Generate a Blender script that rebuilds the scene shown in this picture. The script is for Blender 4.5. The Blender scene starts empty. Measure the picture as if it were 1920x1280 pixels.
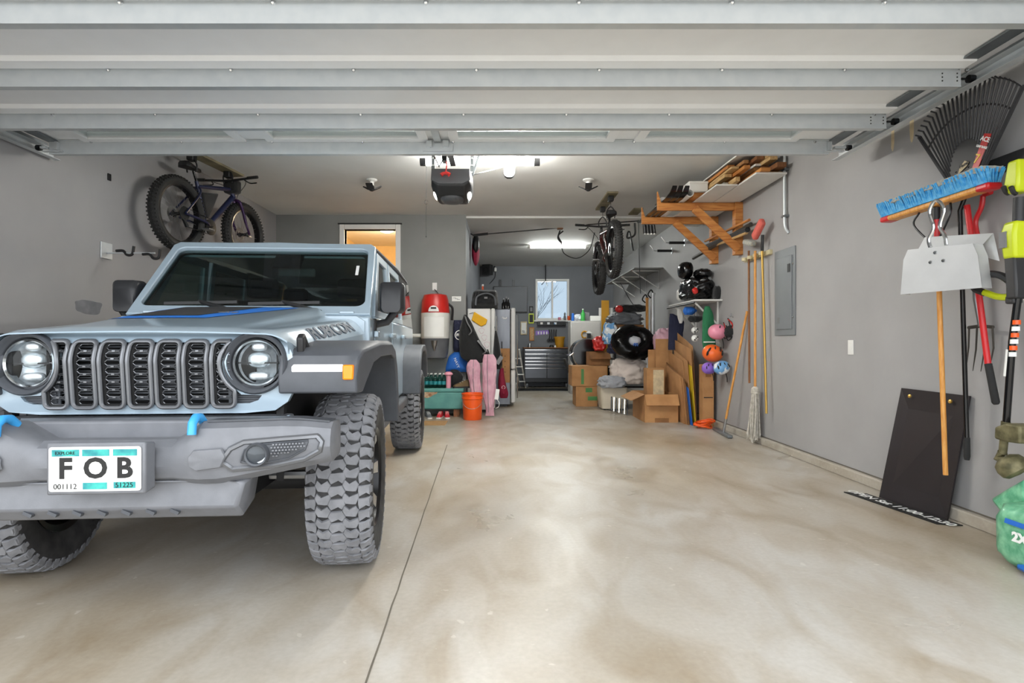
import bpy, math, random
from mathutils import Vector, Matrix, noise
rnd = random.Random(7)
SC = bpy.context.scene
COL = SC.collection
R = math.radians
# ---------------------------------------------------------------- camera, sky, exposure
F, CH, VX, VY = 1058.0, 1.07, 942.0, 644.0        # focal length in px, eye height, vanishing point
cd = bpy.data.cameras.new('camera'); cam = bpy.data.objects.new('camera', cd); COL.objects.link(cam)
cam.location = (0, 0, CH); cam.rotation_euler = (R(90), 0, 0)
cd.sensor_fit = 'HORIZONTAL'; cd.sensor_width = 36; cd.lens = 36*F/1920
cd.shift_x = (960-VX)/1920; cd.shift_y = (VY-640)/1920; cd.clip_start = .02
SC.camera = cam
W = bpy.data.worlds.new('overcast_sky'); SC.world = W; W.use_nodes = True
wb = W.node_tree.nodes['Background']; wb.inputs[0].default_value = (.93, .965, 1.0, 1); wb.inputs[1].default_value = 3.0
SC.view_settings.view_transform = 'Standard'; SC.view_settings.look = 'None'
SC.view_settings.exposure = 0.4; SC.view_settings.gamma = 1; SC.view_settings.use_curve_mapping = False
# ---------------------------------------------------------------- pixel -> place (depth from floor, wall or a given distance)
def P(px, py, Y): return Vector(((px-VX)*Y/F, Y, CH-(py-VY)*Y/F))
def PF(px, py, z=0): return P(px, py, F*(CH-z)/(py-VY))
XR, XL, ZC, YM, YB, XD = 2.78, -3.46, 3.04, 8.63, 14.15, -.56
def PR(px, py, X=XR): return P(px, py, X*F/(px-VX))
# ---------------------------------------------------------------- materials
def lin(h):
    h = h.lstrip('#'); o = []
    for i in (0, 2, 4):
        c = int(h[i:i+2], 16)/255; o.append(c/12.92 if c <= .04045 else ((c+.055)/1.055)**2.4)
    return (*o, 1)
MATS = {}
def mat(n, c, r=.5, m=0, c2=None, var=.25, sc=6, bump=0, bsc=60, coat=0, em=0, stretch=None, tr=0, sheen=0, det=5, lo=.35, hi=.65):
    M = bpy.data.materials.new(n); M.use_nodes = True; N = M.node_tree.nodes; L = M.node_tree.links
    b = N['Principled BSDF']; A = lin(c)
    B = lin(c2) if c2 else tuple(x*(1-var) for x in A[:3])+(1,)
    tc = N.new('ShaderNodeTexCoord'); vec = tc.outputs['Object']
    if stretch:
        mp = N.new('ShaderNodeMapping'); mp.inputs['Scale'].default_value = stretch; L.new(vec, mp.inputs[0]); vec = mp.outputs[0]
    t = N.new('ShaderNodeTexNoise'); t.inputs['Scale'].default_value = sc; t.inputs['Detail'].default_value = det; L.new(vec, t.inputs['Vector'])
    rp = N.new('ShaderNodeValToRGB'); rp.color_ramp.elements[0].position = lo; rp.color_ramp.elements[1].position = hi
    rp.color_ramp.elements[0].color = A; rp.color_ramp.elements[1].color = B; L.new(t.outputs[0], rp.inputs[0])
    L.new(rp.outputs[0], b.inputs['Base Color'])
    b.inputs['Roughness'].default_value = r; b.inputs['Metallic'].default_value = m
    b.inputs['Coat Weight'].default_value = coat; b.inputs['Coat Roughness'].default_value = .06
    b.inputs['Transmission Weight'].default_value = tr
    if sheen: b.inputs['Sheen Weight'].default_value = sheen
    if em: b.inputs['Emission Color'].default_value = A; b.inputs['Emission Strength'].default_value = em
    if bump:
        t2 = N.new('ShaderNodeTexNoise'); t2.inputs['Scale'].default_value = bsc; t2.inputs['Detail'].default_value = 4; L.new(vec, t2.inputs['Vector'])
        bp = N.new('ShaderNodeBump'); bp.inputs['Strength'].default_value = bump; bp.inputs['Distance'].default_value = .01
        L.new(t2.outputs[0], bp.inputs['Height']); L.new(bp.outputs[0], b.inputs['Normal'])
    MATS[n] = M; return M
def glassmat(n, c, ior=1.45, rough=0.0):
    M = bpy.data.materials.new(n); M.use_nodes = True; N = M.node_tree.nodes; L = M.node_tree.links
    for x in list(N):
        if x.type == 'BSDF_PRINCIPLED': N.remove(x)
    o = [x for x in N if x.type == 'OUTPUT_MATERIAL'][0]
    t = N.new('ShaderNodeBsdfTransparent'); t.inputs[0].default_value = lin(c)
    g = N.new('ShaderNodeBsdfGlossy'); g.inputs['Roughness'].default_value = rough
    fr = N.new('ShaderNodeFresnel'); fr.inputs[0].default_value = ior
    mx = N.new('ShaderNodeMixShader'); ge = N.new('ShaderNodeNewGeometry'); sb = N.new('ShaderNodeMath'); sb.operation = 'SUBTRACT'; sb.inputs[0].default_value = 1; L.new(ge.outputs['Backfacing'], sb.inputs[1]); mu = N.new('ShaderNodeMath'); mu.operation = 'MULTIPLY'; L.new(fr.outputs[0], mu.inputs[0]); L.new(sb.outputs[0], mu.inputs[1]); L.new(mu.outputs[0], mx.inputs[0]); L.new(t.outputs[0], mx.inputs[1]); L.new(g.outputs[0], mx.inputs[2])
    L.new(mx.outputs[0], o.inputs[0]); MATS[n] = M; return M
def plain(n, c, r=.5, m=0, **k): return mat(n, c, r, m, var=k.pop('var', .12), **k)
# ---------------------------------------------------------------- mesh builder
def unit(v): v = Vector(v); return v.normalized()
class MB:
    def __init__(s): s.v = []; s.f = []
    def add(s, vs, fs):
        o = len(s.v); s.v += [Vector(v) for v in vs]; s.f += [tuple(i+o for i in f) for f in fs]; return s
    def bb(s, x0, x1, y0, y1, z0, z1):
        return s.add([(x, y, z) for x in (x0, x1) for y in (y0, y1) for z in (z0, z1)],
                     [(0, 1, 3, 2), (4, 6, 7, 5), (0, 4, 5, 1), (2, 3, 7, 6), (0, 2, 6, 4), (1, 5, 7, 3)])
    def box(s, c, d, rot=None):
        c = Vector(c); Rm = rot or Matrix.Identity(3)
        vs = [c+Rm@Vector((x*d[0]/2, y*d[1]/2, z*d[2]/2)) for x in (-1, 1) for y in (-1, 1) for z in (-1, 1)]
        return s.add(vs, [(0, 1, 3, 2), (4, 6, 7, 5), (0, 4, 5, 1), (2, 3, 7, 6), (0, 2, 6, 4), (1, 5, 7, 3)])
    def beam(s, a, b, w, h, up=(0, 0, 1)):
        a = Vector(a); b = Vector(b); d = (b-a); L = d.length; d.normalize(); x = d.cross(Vector(up))
        if x.length < 1e-4: x = d.cross(Vector((0, 1, 0)))
        x.normalize(); z = x.cross(d); Rm = Matrix((x, d, z)).transposed()
        return s.box((a+b)/2, (w, L, h), Rm)
    def loft(s, rings, cap=True, closed=False, wrap=True):
        n = len(rings[0]); m = len(rings); vs = [p for r in rings for p in r]; fs = []
        for i in range(m if closed else m-1):
            a = i*n; b = ((i+1) % m)*n
            for j in range(n if wrap else n-1):
                k = (j+1) % n; fs.append((a+j, a+k, b+k, b+j))
        if cap and not closed and wrap: fs.append(tuple(range(n-1, -1, -1))); fs.append(tuple((m-1)*n+j for j in range(n)))
        return s.add(vs, fs)
    def tube(s, pts, r, n=8, closed=False, flat=1.0, up=None):
        pts = [Vector(p) for p in pts]; m = len(pts); rings = []
        rr = r if isinstance(r, (list, tuple)) else [r]*m; pn = Vector(up) if up else None
        for i, p in enumerate(pts):
            if closed: t = pts[(i+1) % m]-pts[i-1]
            else: t = pts[min(i+1, m-1)]-pts[max(i-1, 0)]
            if t.length < 1e-7: t = Vector((0, 0, 1))
            t.normalize()
            if pn is None: pn = t.orthogonal()
            x = pn-t*pn.dot(t)
            if x.length < 1e-5: x = t.orthogonal()
            x.normalize(); pn = x; y = t.cross(x)
            rings.append([p+(x*math.cos(2*math.pi*k/n)+y*math.sin(2*math.pi*k/n)*flat)*rr[i] for k in range(n)])
        return s.loft(rings, True, closed)
    def lathe(s, prof, o=(0, 0, 0), ax=(0, 0, 1), n=24, cap=True):
        o = Vector(o); a = unit(ax); x = a.orthogonal().normalized(); y = a.cross(x)
        rings = [[o+a*h+(x*math.cos(2*math.pi*k/n)+y*math.sin(2*math.pi*k/n))*max(r, 1e-4) for k in range(n)] for r, h in prof]
        return s.loft(rings, cap)
    def ring(s, prof, o, ax, n=32):           # closed profile lathe (torus-like)
        o = Vector(o); a = unit(ax); x = a.orthogonal().normalized(); y = a.cross(x)
        rings = [[o+a*h+(x*math.cos(2*math.pi*k/n)+y*math.sin(2*math.pi*k/n))*r for r, h in prof] for k in range(n)]
        return s.loft(rings, False, True)
    def ell(s, c, r, rot=None, n=16, m=9, amp=0, fq=3, sd=0, p=1.0):
        c = Vector(c); Rm = rot or Matrix.Identity(3); rings = []
        sg = lambda t: math.copysign(abs(t)**p, t)
        for i in range(m+1):
            th = math.pi*(i/m); th = min(max(th, .02), math.pi-.02); ring = []
            for k in range(n):
                ph = 2*math.pi*k/n
                d = Vector((sg(math.sin(th))*sg(math.cos(ph)), sg(math.sin(th))*sg(math.sin(ph)), -sg(math.cos(th))))
                if amp:
                    q = d*fq+Vector((sd, sd*1.7, -sd)); d = d*(1+amp*(noise.noise(q)+.5*noise.noise(q*2.3)))
                ring.append(c+Rm@Vector((d.x*r[0], d.y*r[1], d.z*r[2])))
            rings.append(ring)
        return s.loft(rings)
    def prism(s, poly, o, u, v, d):
        o = Vector(o); u = Vector(u); v = Vector(v); n = u.cross(v).normalized(); k = len(poly)
        a = [o+u*x+v*y for x, y in poly]; b = [p+n*d for p in a]
        fs = [tuple(range(k-1, -1, -1)), tuple(range(k, 2*k))]+[(i, (i+1) % k, (i+1) % k+k, i+k) for i in range(k)]
        return s.add(a+b, fs)
    def grid(s, fn, nu, nv, th=0):
        vs = [Vector(fn(i/nu, j/nv)) for i in range(nu+1) for j in range(nv+1)]; w = nv+1
        fs = [(i*w+j, (i+1)*w+j, (i+1)*w+j+1, i*w+j+1) for i in range(nu) for j in range(nv)]
        if not th: return s.add(vs, fs)
        N = [Vector() for _ in vs]
        for f in fs:
            nn = (vs[f[1]]-vs[f[0]]).cross(vs[f[3]]-vs[f[0]])
            for i in f: N[i] += nn
        k = len(vs); lo = [v-(q.normalized() if q.length > 0 else q)*th for v, q in zip(vs, N)]
        fs2 = [tuple(i+k for i in reversed(f)) for f in fs]
        bd = [j for j in range(w)]+[i*w+nv for i in range(1, nu+1)]+[nu*w+j for j in range(nv-1, -1, -1)]+[i*w for i in range(nu-1, 0, -1)]
        fs3 = [(bd[i], bd[(i+1) % len(bd)], bd[(i+1) % len(bd)]+k, bd[i]+k) for i in range(len(bd))]
        return s.add(vs+lo, fs+fs2+fs3)
    def curve(s, splines, o, u, v, d, bev=0):        # filled outline(s) with holes
        c = bpy.data.curves.new('c', 'CURVE'); c.dimensions = '2D'; c.fill_mode = 'BOTH'; c.extrude = d/2; c.bevel_depth = bev
        for sp in splines:
            q = c.splines.new('POLY'); q.points.add(len(sp)-1); q.use_cyclic_u = True
            for i, (x, y) in enumerate(sp): q.points[i].co = (x, y, 0, 1)
        return s._fromcurve(c, o, u, v)
    def text(s, t, o, u, v, size, d=.002, al='CENTER', bold=0, fn=None):
        c = bpy.data.curves.new('t', 'FONT'); c.body = t; c.size = size; c.align_x = al; c.align_y = 'CENTER'; c.extrude = d/2; c.offset = bold; c.resolution_u = 3
        return s._fromcurve(c, o, u, v, fn)
    def _fromcurve(s, c, o, u, v, fn=None):
        ob = bpy.data.objects.new('tmp', c); me = bpy.data.meshes.new_from_object(ob)
        o = Vector(o); u = unit(u); v = unit(v); n = u.cross(v)
        vs = [(fn(p.co) if fn else o+u*p.co.x+v*p.co.y+n*p.co.z) for p in me.vertices]; s.add(vs, [tuple(f.vertices) for f in me.polygons])
        bpy.data.objects.remove(ob); bpy.data.curves.remove(c); bpy.data.meshes.remove(me); return s
    def xf(s, fn): s.v = [Vector(fn(v)) for v in s.v]; return s
    def mesh(s, name, m, Mi, smooth, recalc=True):
        vs = [Mi@v for v in s.v] if Mi else s.v
        me = bpy.data.meshes.new(name); me.from_pydata([tuple(v) for v in vs], [], s.f); me.update()
        if m: me.materials.append(m if not isinstance(m, str) else MATS[m])
        if recalc:
            import bmesh
            b = bmesh.new(); b.from_mesh(me); bmesh.ops.recalc_face_normals(b, faces=b.faces[:]); b.to_mesh(me); b.free()
        if smooth:
            me.polygons.foreach_set('use_smooth', [True]*len(me.polygons)); me.set_sharp_from_angle(angle=R(smooth))
        return me
    def build(s, name, m, par=None, smooth=38, bev=0, seg=2, local=False, label=None, sub=0, stuff=False):
        Mi = None
        if par is not None and not local and par.name in WM: Mi = WM[par.name].inverted()
        ob = bpy.data.objects.new(name, s.mesh(name, m, Mi, smooth)); COL.objects.link(ob)
        if par is not None:
            ob.parent = par
            if par.name in WM: WM[ob.name] = WM[par.name]
        if bev:
            q = ob.modifiers.new('bevel', 'BEVEL'); q.width = bev; q.segments = seg; q.limit_method = 'ANGLE'; q.angle_limit = R(40)
        if sub:
            q = ob.modifiers.new('sub', 'SUBSURF'); q.levels = sub; q.render_levels = sub
        if label: ob['label'] = label
        if stuff: ob['kind'] = 'stuff'
        return ob
WM = {}
def thing(name, label, cat, loc=(0, 0, 0), rz=0, group=None):
    o = bpy.data.objects.new(name, None); COL.objects.link(o); o.location = loc; o.rotation_euler = (0, 0, rz); o.empty_display_size = .05
    o['label'] = label; o['category'] = cat
    if group: o['group'] = group
    WM[o.name] = Matrix.Translation(Vector(loc))@Matrix.Rotation(rz, 4, 'Z'); return o
def solo(mb, name, m, label, cat, group=None, **k):
    xs = [v.x for v in mb.v]; ys = [v.y for v in mb.v]; zs = [v.z for v in mb.v]
    c = Vector(((min(xs)+max(xs))/2, (min(ys)+max(ys))/2, min(zs))); mb.v = [v-c for v in mb.v]
    o = mb.build(name, m, None, **k); o.location = c; o['label'] = label; o['category'] = cat
    if group: o['group'] = group
    WM[o.name] = Matrix.Translation(c); return o
def struct(mb, name, m, par=None, **k):
    o = mb.build(name, m, par, **k)
    if par is None: o['kind'] = 'structure'
    return o
def copy_tree(o, par=None):
    c = o.copy(); COL.objects.link(c); c.parent = par
    for ch in list(o.children): copy_tree(ch, c)
    return c
def rotm(x=0, y=0, z=0): return (Matrix.Rotation(R(z), 3, 'Z')@Matrix.Rotation(R(y), 3, 'Y')@Matrix.Rotation(R(x), 3, 'X'))
def arc(c, r, a0, a1, n): return [(c[0]+r*math.cos(R(a0+(a1-a0)*i/n)), c[1]+r*math.sin(R(a0+(a1-a0)*i/n))) for i in range(n+1)]
def rrect(x0, x1, y0, y1, r, n=4):
    return arc((x1-r, y1-r), r, 0, 90, n)+arc((x0+r, y1-r), r, 90, 180, n)+arc((x0+r, y0+r), r, 180, 270, n)+arc((x1-r, y0+r), r, 270, 360, n)
def bez(p, n=16):                                  # smooth curve through points (Catmull-Rom)
    p = [Vector(q) for q in p]; q = [p[0]*2-p[1]]+p+[p[-1]*2-p[-2]]; out = []
    for i in range(1, len(q)-2):
        for k in range(n):
            t = k/n; a, b, c, d = q[i-1], q[i], q[i+1], q[i+2]
            out.append(.5*((2*b)+(c-a)*t+(2*a-5*b+4*c-d)*t*t+(3*b-a-3*c+d)*t**3))
    return out+[p[-1]]
X_, Y_, Z_ = Vector((1, 0, 0)), Vector((0, 1, 0)), Vector((0, 0, 1))
# ---------------------------------------------------------------- shared materials
mat('white_paint', '#e6e5e2', .45, var=.05); mat('galv', '#d0d4d6', .42, .45, '#c9ced1', sc=14, det=2); mat('galv_dark', '#8a9094', .4, .8, var=.25)
plain('black_plastic', '#1b1b1d', .5); plain('black_gloss', '#0d0d0f', .18); plain('dark_metal', '#2a2b2d', .4, .7)
plain('chrome', '#d8d9da', .15, 1, var=.05); plain('steel', '#a8a9aa', .32, 1, var=.18, sc=12); plain('rubber', '#232323', .8, bump=.2, bsc=90)
plain('white_plastic', '#e9e8e4', .4, var=.04); plain('red_plastic', '#c2231d', .38); plain('orange_plastic', '#ee5a16', .35, var=.06)
plain('grey_plastic', '#6f7276', .5); plain('yellow_plastic', '#e8c21c', .4); plain('blue_plastic', '#1f66c4', .4); plain('green_plastic', '#3aa64a', .35)
mat('cardboard', '#b98a5a', .8, c2='#a4764a', sc=5, bump=.08, bsc=120); mat('cardboard_dark', '#94683f', .85, c2='#7d5733', sc=6)
mat('wood_pine', '#c98a48', .55, c2='#a8642c', sc=5, stretch=(1, 1, 9)); mat('wood_pale', '#cfae7c', .6, c2='#b08b58', sc=6, stretch=(9, 1, 9))
mat('wood_handle', '#dda255', .45, c2='#c78437', sc=7, stretch=(12, 12, 1.5)); mat('wood_brown', '#8a5a34', .6, c2='#6f4526', sc=8, stretch=(12, 12, 2))
glassmat('clear_glass', '#dfe9ea'); glassmat('sky_dimming_pane', '#a7afb5', 1.3); glassmat('door_pane', '#f2f6f6', 1.25); plain('black_cloth', '#17181a', .9, sheen=.2, bump=.25, bsc=30); plain('white_cloth', '#d9d7d3', .9, bump=.2, bsc=25)
plain('print_black', '#161616', .6); plain('print_white', '#efefec', .55, var=.03); plain('print_grey', '#77787a', .6)
# ================================================================ SETTING
def concrete(n, A, B, C, r0, r1, crack=False):
    M = bpy.data.materials.new(n); M.use_nodes = True; N = M.node_tree.nodes; L = M.node_tree.links; b = N['Principled BSDF']
    tc = N.new('ShaderNodeTexCoord'); v = tc.outputs['Object']
    def ns(s, d, ds=0, st=None):
        t = N.new('ShaderNodeTexNoise'); t.inputs['Scale'].default_value = s; t.inputs['Detail'].default_value = d; t.inputs['Distortion'].default_value = ds
        if st: mp = N.new('ShaderNodeMapping'); mp.inputs['Scale'].default_value = st; L.new(v, mp.inputs[0]); L.new(mp.outputs[0], t.inputs['Vector'])
        else: L.new(v, t.inputs['Vector'])
        return t.outputs[0]
    def ramp(f, p0, p1, c0, c1):
        q = N.new('ShaderNodeValToRGB'); e = q.color_ramp.elements; e[0].position, e[1].position = p0, p1; e[0].color, e[1].color = c0, c1; L.new(f, q.inputs[0]); return q.outputs[0]
    def mix(f, a, c, t='MIX'):
        q = N.new('ShaderNodeMix'); q.data_type = 'RGBA'; q.blend_type = t
        if isinstance(f, float): q.inputs[0].default_value = f
        else: L.new(f, q.inputs[0])
        L.new(a, q.inputs[6]); L.new(c, q.inputs[7]); return q.outputs[2]
    big = ramp(ns(.9, 6, .6, (1, .55, 1)), .38, .66, lin(A), lin(B)); mid = ramp(ns(3.2, 7, 1.2, (1, .5, 1)), .40, .72, (1, 1, 1, 1), lin(C))
    c = mix(.75, big, mid, 'MULTIPLY'); fine = ramp(ns(45, 4), .3, .75, (1, 1, 1, 1), (.8, .79, .77, 1)); c = mix(.6, c, fine, 'MULTIPLY')
    sp = ramp(ns(14, 2, .3), .71, .74, (0, 0, 0, 1), (1, 1, 1, 1)); rgb = N.new('ShaderNodeRGB'); rgb.outputs[0].default_value = lin('#d8d3c8')
    ml = N.new('ShaderNodeMath'); ml.operation = 'MULTIPLY'; ml.inputs[1].default_value = .35; L.new(sp, ml.inputs[0])
    c = mix(ml.outputs[0], c, rgb.outputs[0]); L.new(c, b.inputs['Base Color'])
    L.new(ramp(ns(1.6, 5, .5), .3, .7, (r0,)*3+(1,), (r1,)*3+(1,)), b.inputs['Roughness'])
    bp = N.new('ShaderNodeBump'); bp.inputs['Strength'].default_value = .08; bp.inputs['Distance'].default_value = .01; L.new(ns(30, 6), bp.inputs['Height']); L.new(bp.outputs[0], b.inputs['Normal'])
    MATS[n] = M
concrete('floor_concrete', '#bdb9b2', '#a89c89', '#d9ccb8', .27, .46)
concrete('drive_concrete', '#c4bfb6', '#b0a99c', '#d0c8ba', .7, .85)
concrete('curb_concrete', '#b9b3a8', '#a39a8c', '#c5bcae', .8, .9)
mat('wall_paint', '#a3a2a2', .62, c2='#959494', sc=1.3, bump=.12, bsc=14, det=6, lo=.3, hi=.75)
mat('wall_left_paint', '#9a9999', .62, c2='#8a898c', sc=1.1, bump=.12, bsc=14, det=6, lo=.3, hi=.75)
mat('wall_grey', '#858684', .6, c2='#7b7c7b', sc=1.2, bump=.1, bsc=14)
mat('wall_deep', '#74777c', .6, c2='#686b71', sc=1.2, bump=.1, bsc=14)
mat('ceiling_paint', '#e4e4e2', .7, c2='#dcdcda', sc=1.5, bump=.08, bsc=20)
mat('smudge', '#64666d', .7, c2='#7c7d82', sc=9); mat('patch', '#d9c7a0', .8, c2='#b9a98c', sc=14)
mat('warm_wall', '#e6c78f', .7, var=.06); mat('warm_floor', '#8a6a45', .5)
YF = 1.15                                                    # front of the garage
FLOOR = struct(MB().bb(XL-.1, XR+.1, YF, YB+.1, -.15, 0), 'floor', 'floor_concrete')
m = MB(); m.bb(-12, 12, -9, YF-.006, -.16, -.01); struct(m, 'floor_driveway', 'drive_concrete')
mat('joint', '#6b6458', .9)
a, b2 = PF(838, 835), PF(686, 1280); d = (a-b2)
m = MB()
pts = [b2-d*.05+d*(t/30*1.06)+Vector((.004*noise.noise((t*.9, 3, 1)), 0, 0)) for t in range(31)]
pts = [Vector((p.x, p.y, 0)) for p in pts]
m.add([p+Vector((s*.0035, 0, .0012)) for p in pts for s in (-1, 1)], [(2*i, 2*i+1, 2*i+3, 2*i+2) for i in range(30)])
m.build('floor_crack', 'joint', FLOOR)
# walls, open at the front
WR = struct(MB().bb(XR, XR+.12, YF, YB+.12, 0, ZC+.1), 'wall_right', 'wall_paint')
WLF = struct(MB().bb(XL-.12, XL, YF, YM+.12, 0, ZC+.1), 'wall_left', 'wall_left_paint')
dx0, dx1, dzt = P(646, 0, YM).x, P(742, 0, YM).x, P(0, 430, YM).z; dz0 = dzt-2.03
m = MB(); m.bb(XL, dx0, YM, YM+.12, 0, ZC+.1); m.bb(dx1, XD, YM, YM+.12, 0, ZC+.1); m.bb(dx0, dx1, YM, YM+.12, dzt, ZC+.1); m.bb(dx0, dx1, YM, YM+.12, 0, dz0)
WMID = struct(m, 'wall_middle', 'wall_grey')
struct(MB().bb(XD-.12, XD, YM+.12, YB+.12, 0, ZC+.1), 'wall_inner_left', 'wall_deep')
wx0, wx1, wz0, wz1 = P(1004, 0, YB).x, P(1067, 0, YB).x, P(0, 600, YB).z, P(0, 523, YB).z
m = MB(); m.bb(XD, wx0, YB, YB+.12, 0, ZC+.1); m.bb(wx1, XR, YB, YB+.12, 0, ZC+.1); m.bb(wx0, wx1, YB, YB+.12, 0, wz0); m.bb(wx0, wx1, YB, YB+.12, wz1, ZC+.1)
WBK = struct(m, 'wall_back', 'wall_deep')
m = MB(); m.bb(XL-.12, XR+.12, YF, YM+.1, ZC, ZC+.1); struct(m, 'ceiling', 'ceiling_paint')
m = MB(); m.bb(XD-.12, XR+.12, YM+.1, YB+.12, ZC-.03, ZC+.1); struct(m, 'ceiling_rear', 'ceiling_paint')
m = MB(); m.bb(XL-2, XL-.121, YF-.2, YF, -.01, 3.6); m.bb(XR+.121, XR+2, YF-.2, YF, -.01, 3.6); m.bb(XL-2, XR+2, YF-.2, YF-.002, 2.62, 3.6); struct(m, 'wall_front', 'wall_paint')
# curb under the right wall (and left)
struct(MB().bb(XR-.045, XR-.001, YF, YB-.01, 0, .075), 'baseboard_right', 'curb_concrete', bev=.008)
struct(MB().bb(XL+.001, XL+.045, YF, YM-.01, 0, .075), 'baseboard_left', 'curb_concrete', bev=.008)
m = MB(); m.bb(XR-.004, XR-.0005, YF, YB-.01, .076, .083); struct(m, 'trim_1', 'joint')
# wall marks (thin coats of paint and bare patches that are really on the wall)
def wallmark(px0, px1, py0, py1, wall, X, name, mt, s=1, sd=0, n=18):
    a = P(px0, py0, X*F/(px0-VX)); b = P(px1, py1, X*F/(px1-VX)); m = MB(); cy, cz = (a.y+b.y)/2, (a.z+b.z)/2; ry, rz = abs(a.y-b.y)/2, abs(a.z-b.z)/2
    vs = []
    for k in range(n):
        t = 2*math.pi*k/n; q = 1+.25*noise.noise((math.cos(t)*1.5+sd, math.sin(t)*1.5, sd)); c, s_ = math.cos(t), math.sin(t)
        vs.append((X-s*.0012, cy+ry*q*math.copysign(abs(c)**.7, c), cz+rz*q*math.copysign(abs(s_)**.7, s_)))
    m.add(vs, [tuple(range(n))]); m.build(name, mt, wall)
wallmark(140, 192, 560, 590, WLF, XL, 'paint_smudge', 'smudge', -1, 3, 60)
wallmark(1671, 1677, 233, 281, WR, XR, 'bare_patch', 'patch', 1, 1); wallmark(1706, 1714, 218, 262, WR, XR, 'bare_patch', 'patch', 1, 5)
# house door on the middle wall with the lit room behind it
D1 = MB(); fw = .075
D1.bb(dx0-fw, dx0, YM-.02, YM+.13, dz0, dzt+fw); D1.bb(dx1, dx1+fw, YM-.02, YM+.13, dz0, dzt+fw); D1.bb(dx0, dx1, YM-.02, YM+.13, dzt, dzt+fw)
o = struct(D1, 'door_1', 'white_paint', bev=.006); o['label'] = 'open doorway with white frame into a warm lit room'
MB().bb(dx0-fw-.02, dx1+fw+.02, YM-.03, YM, dzt+fw, dzt+fw+.018).build('header_seal', 'black_plastic', o)
m = MB(); hx0, hx1, hy1 = dx0-.6, dx1+.75, YM+3.2
m.bb(hx0-.05, hx0, YM+.13, hy1, dz0, dzt+.35); m.bb(hx1, hx1+.05, YM+.13, hy1, dz0, dzt+.35); m.bb(hx0, hx1, hy1, hy1+.05, dz0, dzt+.35); m.bb(hx0, hx1, YM+.121, YM+.13, dzt+.08, dzt+.35)
struct(m, 'wall_hallway', 'warm_wall'); struct(MB().bb(hx0, hx1, YM+.13, hy1, dzt+.30, dzt+.35), 'ceiling_hallway', 'white_paint'); struct(MB().bb(hx0, hx1, YM+.13, hy1, dz0-.05, dz0), 'floor_hallway', 'warm_floor')
mat('lamp_warm', '#fff0cf', .4, em=6, var=.02)
q = P(725, 436, YM+1.15); zc = dzt+.30
L1 = thing('ceiling_lamp', 'frosted dome ceiling lamp glowing in the hallway', 'lamp', (q.x, q.y, zc))
MB().lathe([(.15, 0), (.15, -.03), (.13, -.04)], (q.x, q.y, zc), n=24).build('base', 'steel', L1)
MB().lathe([(.14, -.035), (.135, -.07), (.11, -.1), (.06, -.12), (.0, -.127)], (q.x, q.y, zc), n=24).build('dome', 'lamp_warm', L1)
def light(name, kind, loc, e, col=(1, 1, 1), size=.2, sy=None, rot=(0, 0, 0)):
    l = bpy.data.lights.new(name, kind); l.energy = e; l.color = col
    if kind == 'AREA':
        l.size = size
        if sy: l.shape = 'RECTANGLE'; l.size_y = sy
    else: l.shadow_soft_size = size
    o = bpy.data.objects.new(name, l); COL.objects.link(o); o.location = loc; o.rotation_euler = rot; return o
light('hallway_lamp_light', 'POINT', (q.x, q.y, zc-.25), 55, (1, .80, .52), .1)
# rear window
WN = MB(); t = .05
for x0, x1, z0, z1 in ((wx0, wx0+t, wz0, wz1), (wx1-t, wx1, wz0, wz1), (wx0+t, wx1-t, wz0, wz0+t), (wx0+t, wx1-t, wz1-t, wz1), ((wx0+wx1)/2-.02, (wx0+wx1)/2+.02, wz0+t, wz1-t)): WN.bb(x0, x1, YB-.03, YB+.09, z0, z1)
o = struct(WN, 'window_1', 'white_paint', bev=.004); o['label'] = 'white two-pane sliding window in the far wall'
for k in (0, 1):
    xa, xb = (wx0+t, (wx0+wx1)/2-.02) if k == 0 else ((wx0+wx1)/2+.02, wx1-t)
    MB().bb(xa, xb, YB+.02, YB+.026, wz0+t, wz1-t).build('pane', 'sky_dimming_pane', o)  # glass tinted darker to hold down the overbright sky behind it
MB().bb(wx0-.04, wx1+.04, YB-.06, YB-.03, wz0-.04, wz0).build('sill', 'white_paint', o, bev=.005)
# bare tree outside the rear window
mat('bark', '#8b8a8c', .9)
m = MB(); tb = P(1002, 700, YB+7); rnd.seed(4)
def branch(p, d, L, r, n):
    e = p+d*L; m.tube([p, (p+e)/2+Vector((rnd.uniform(-.05, .05)*L, 0, 0)), e], [r, r*.8, r*.6], 5)
    if n:
        for k in range(3):
            nd = (d+Vector((rnd.uniform(-.55, .7), rnd.uniform(-.3, .3), rnd.uniform(-.1, .5)))).normalized(); branch(p+d*L*rnd.uniform(.45, 1), nd, L*.68, r*.55, n-1)
branch(Vector((tb.x, tb.y, -.01)), Vector((-.05, 0, 1)), 1.75, .035, 4)
solo(m, 'bare_tree', 'bark', 'bare leafless tree standing outside the rear window', 'tree')
m = MB(); m.bb(-30, 30, YB+.5, 60, -.2, -.012); mat('lawn', '#9aa08a', .9, c2='#b8b8a8', sc=2); struct(m, 'floor_yard', 'lawn')
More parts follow.
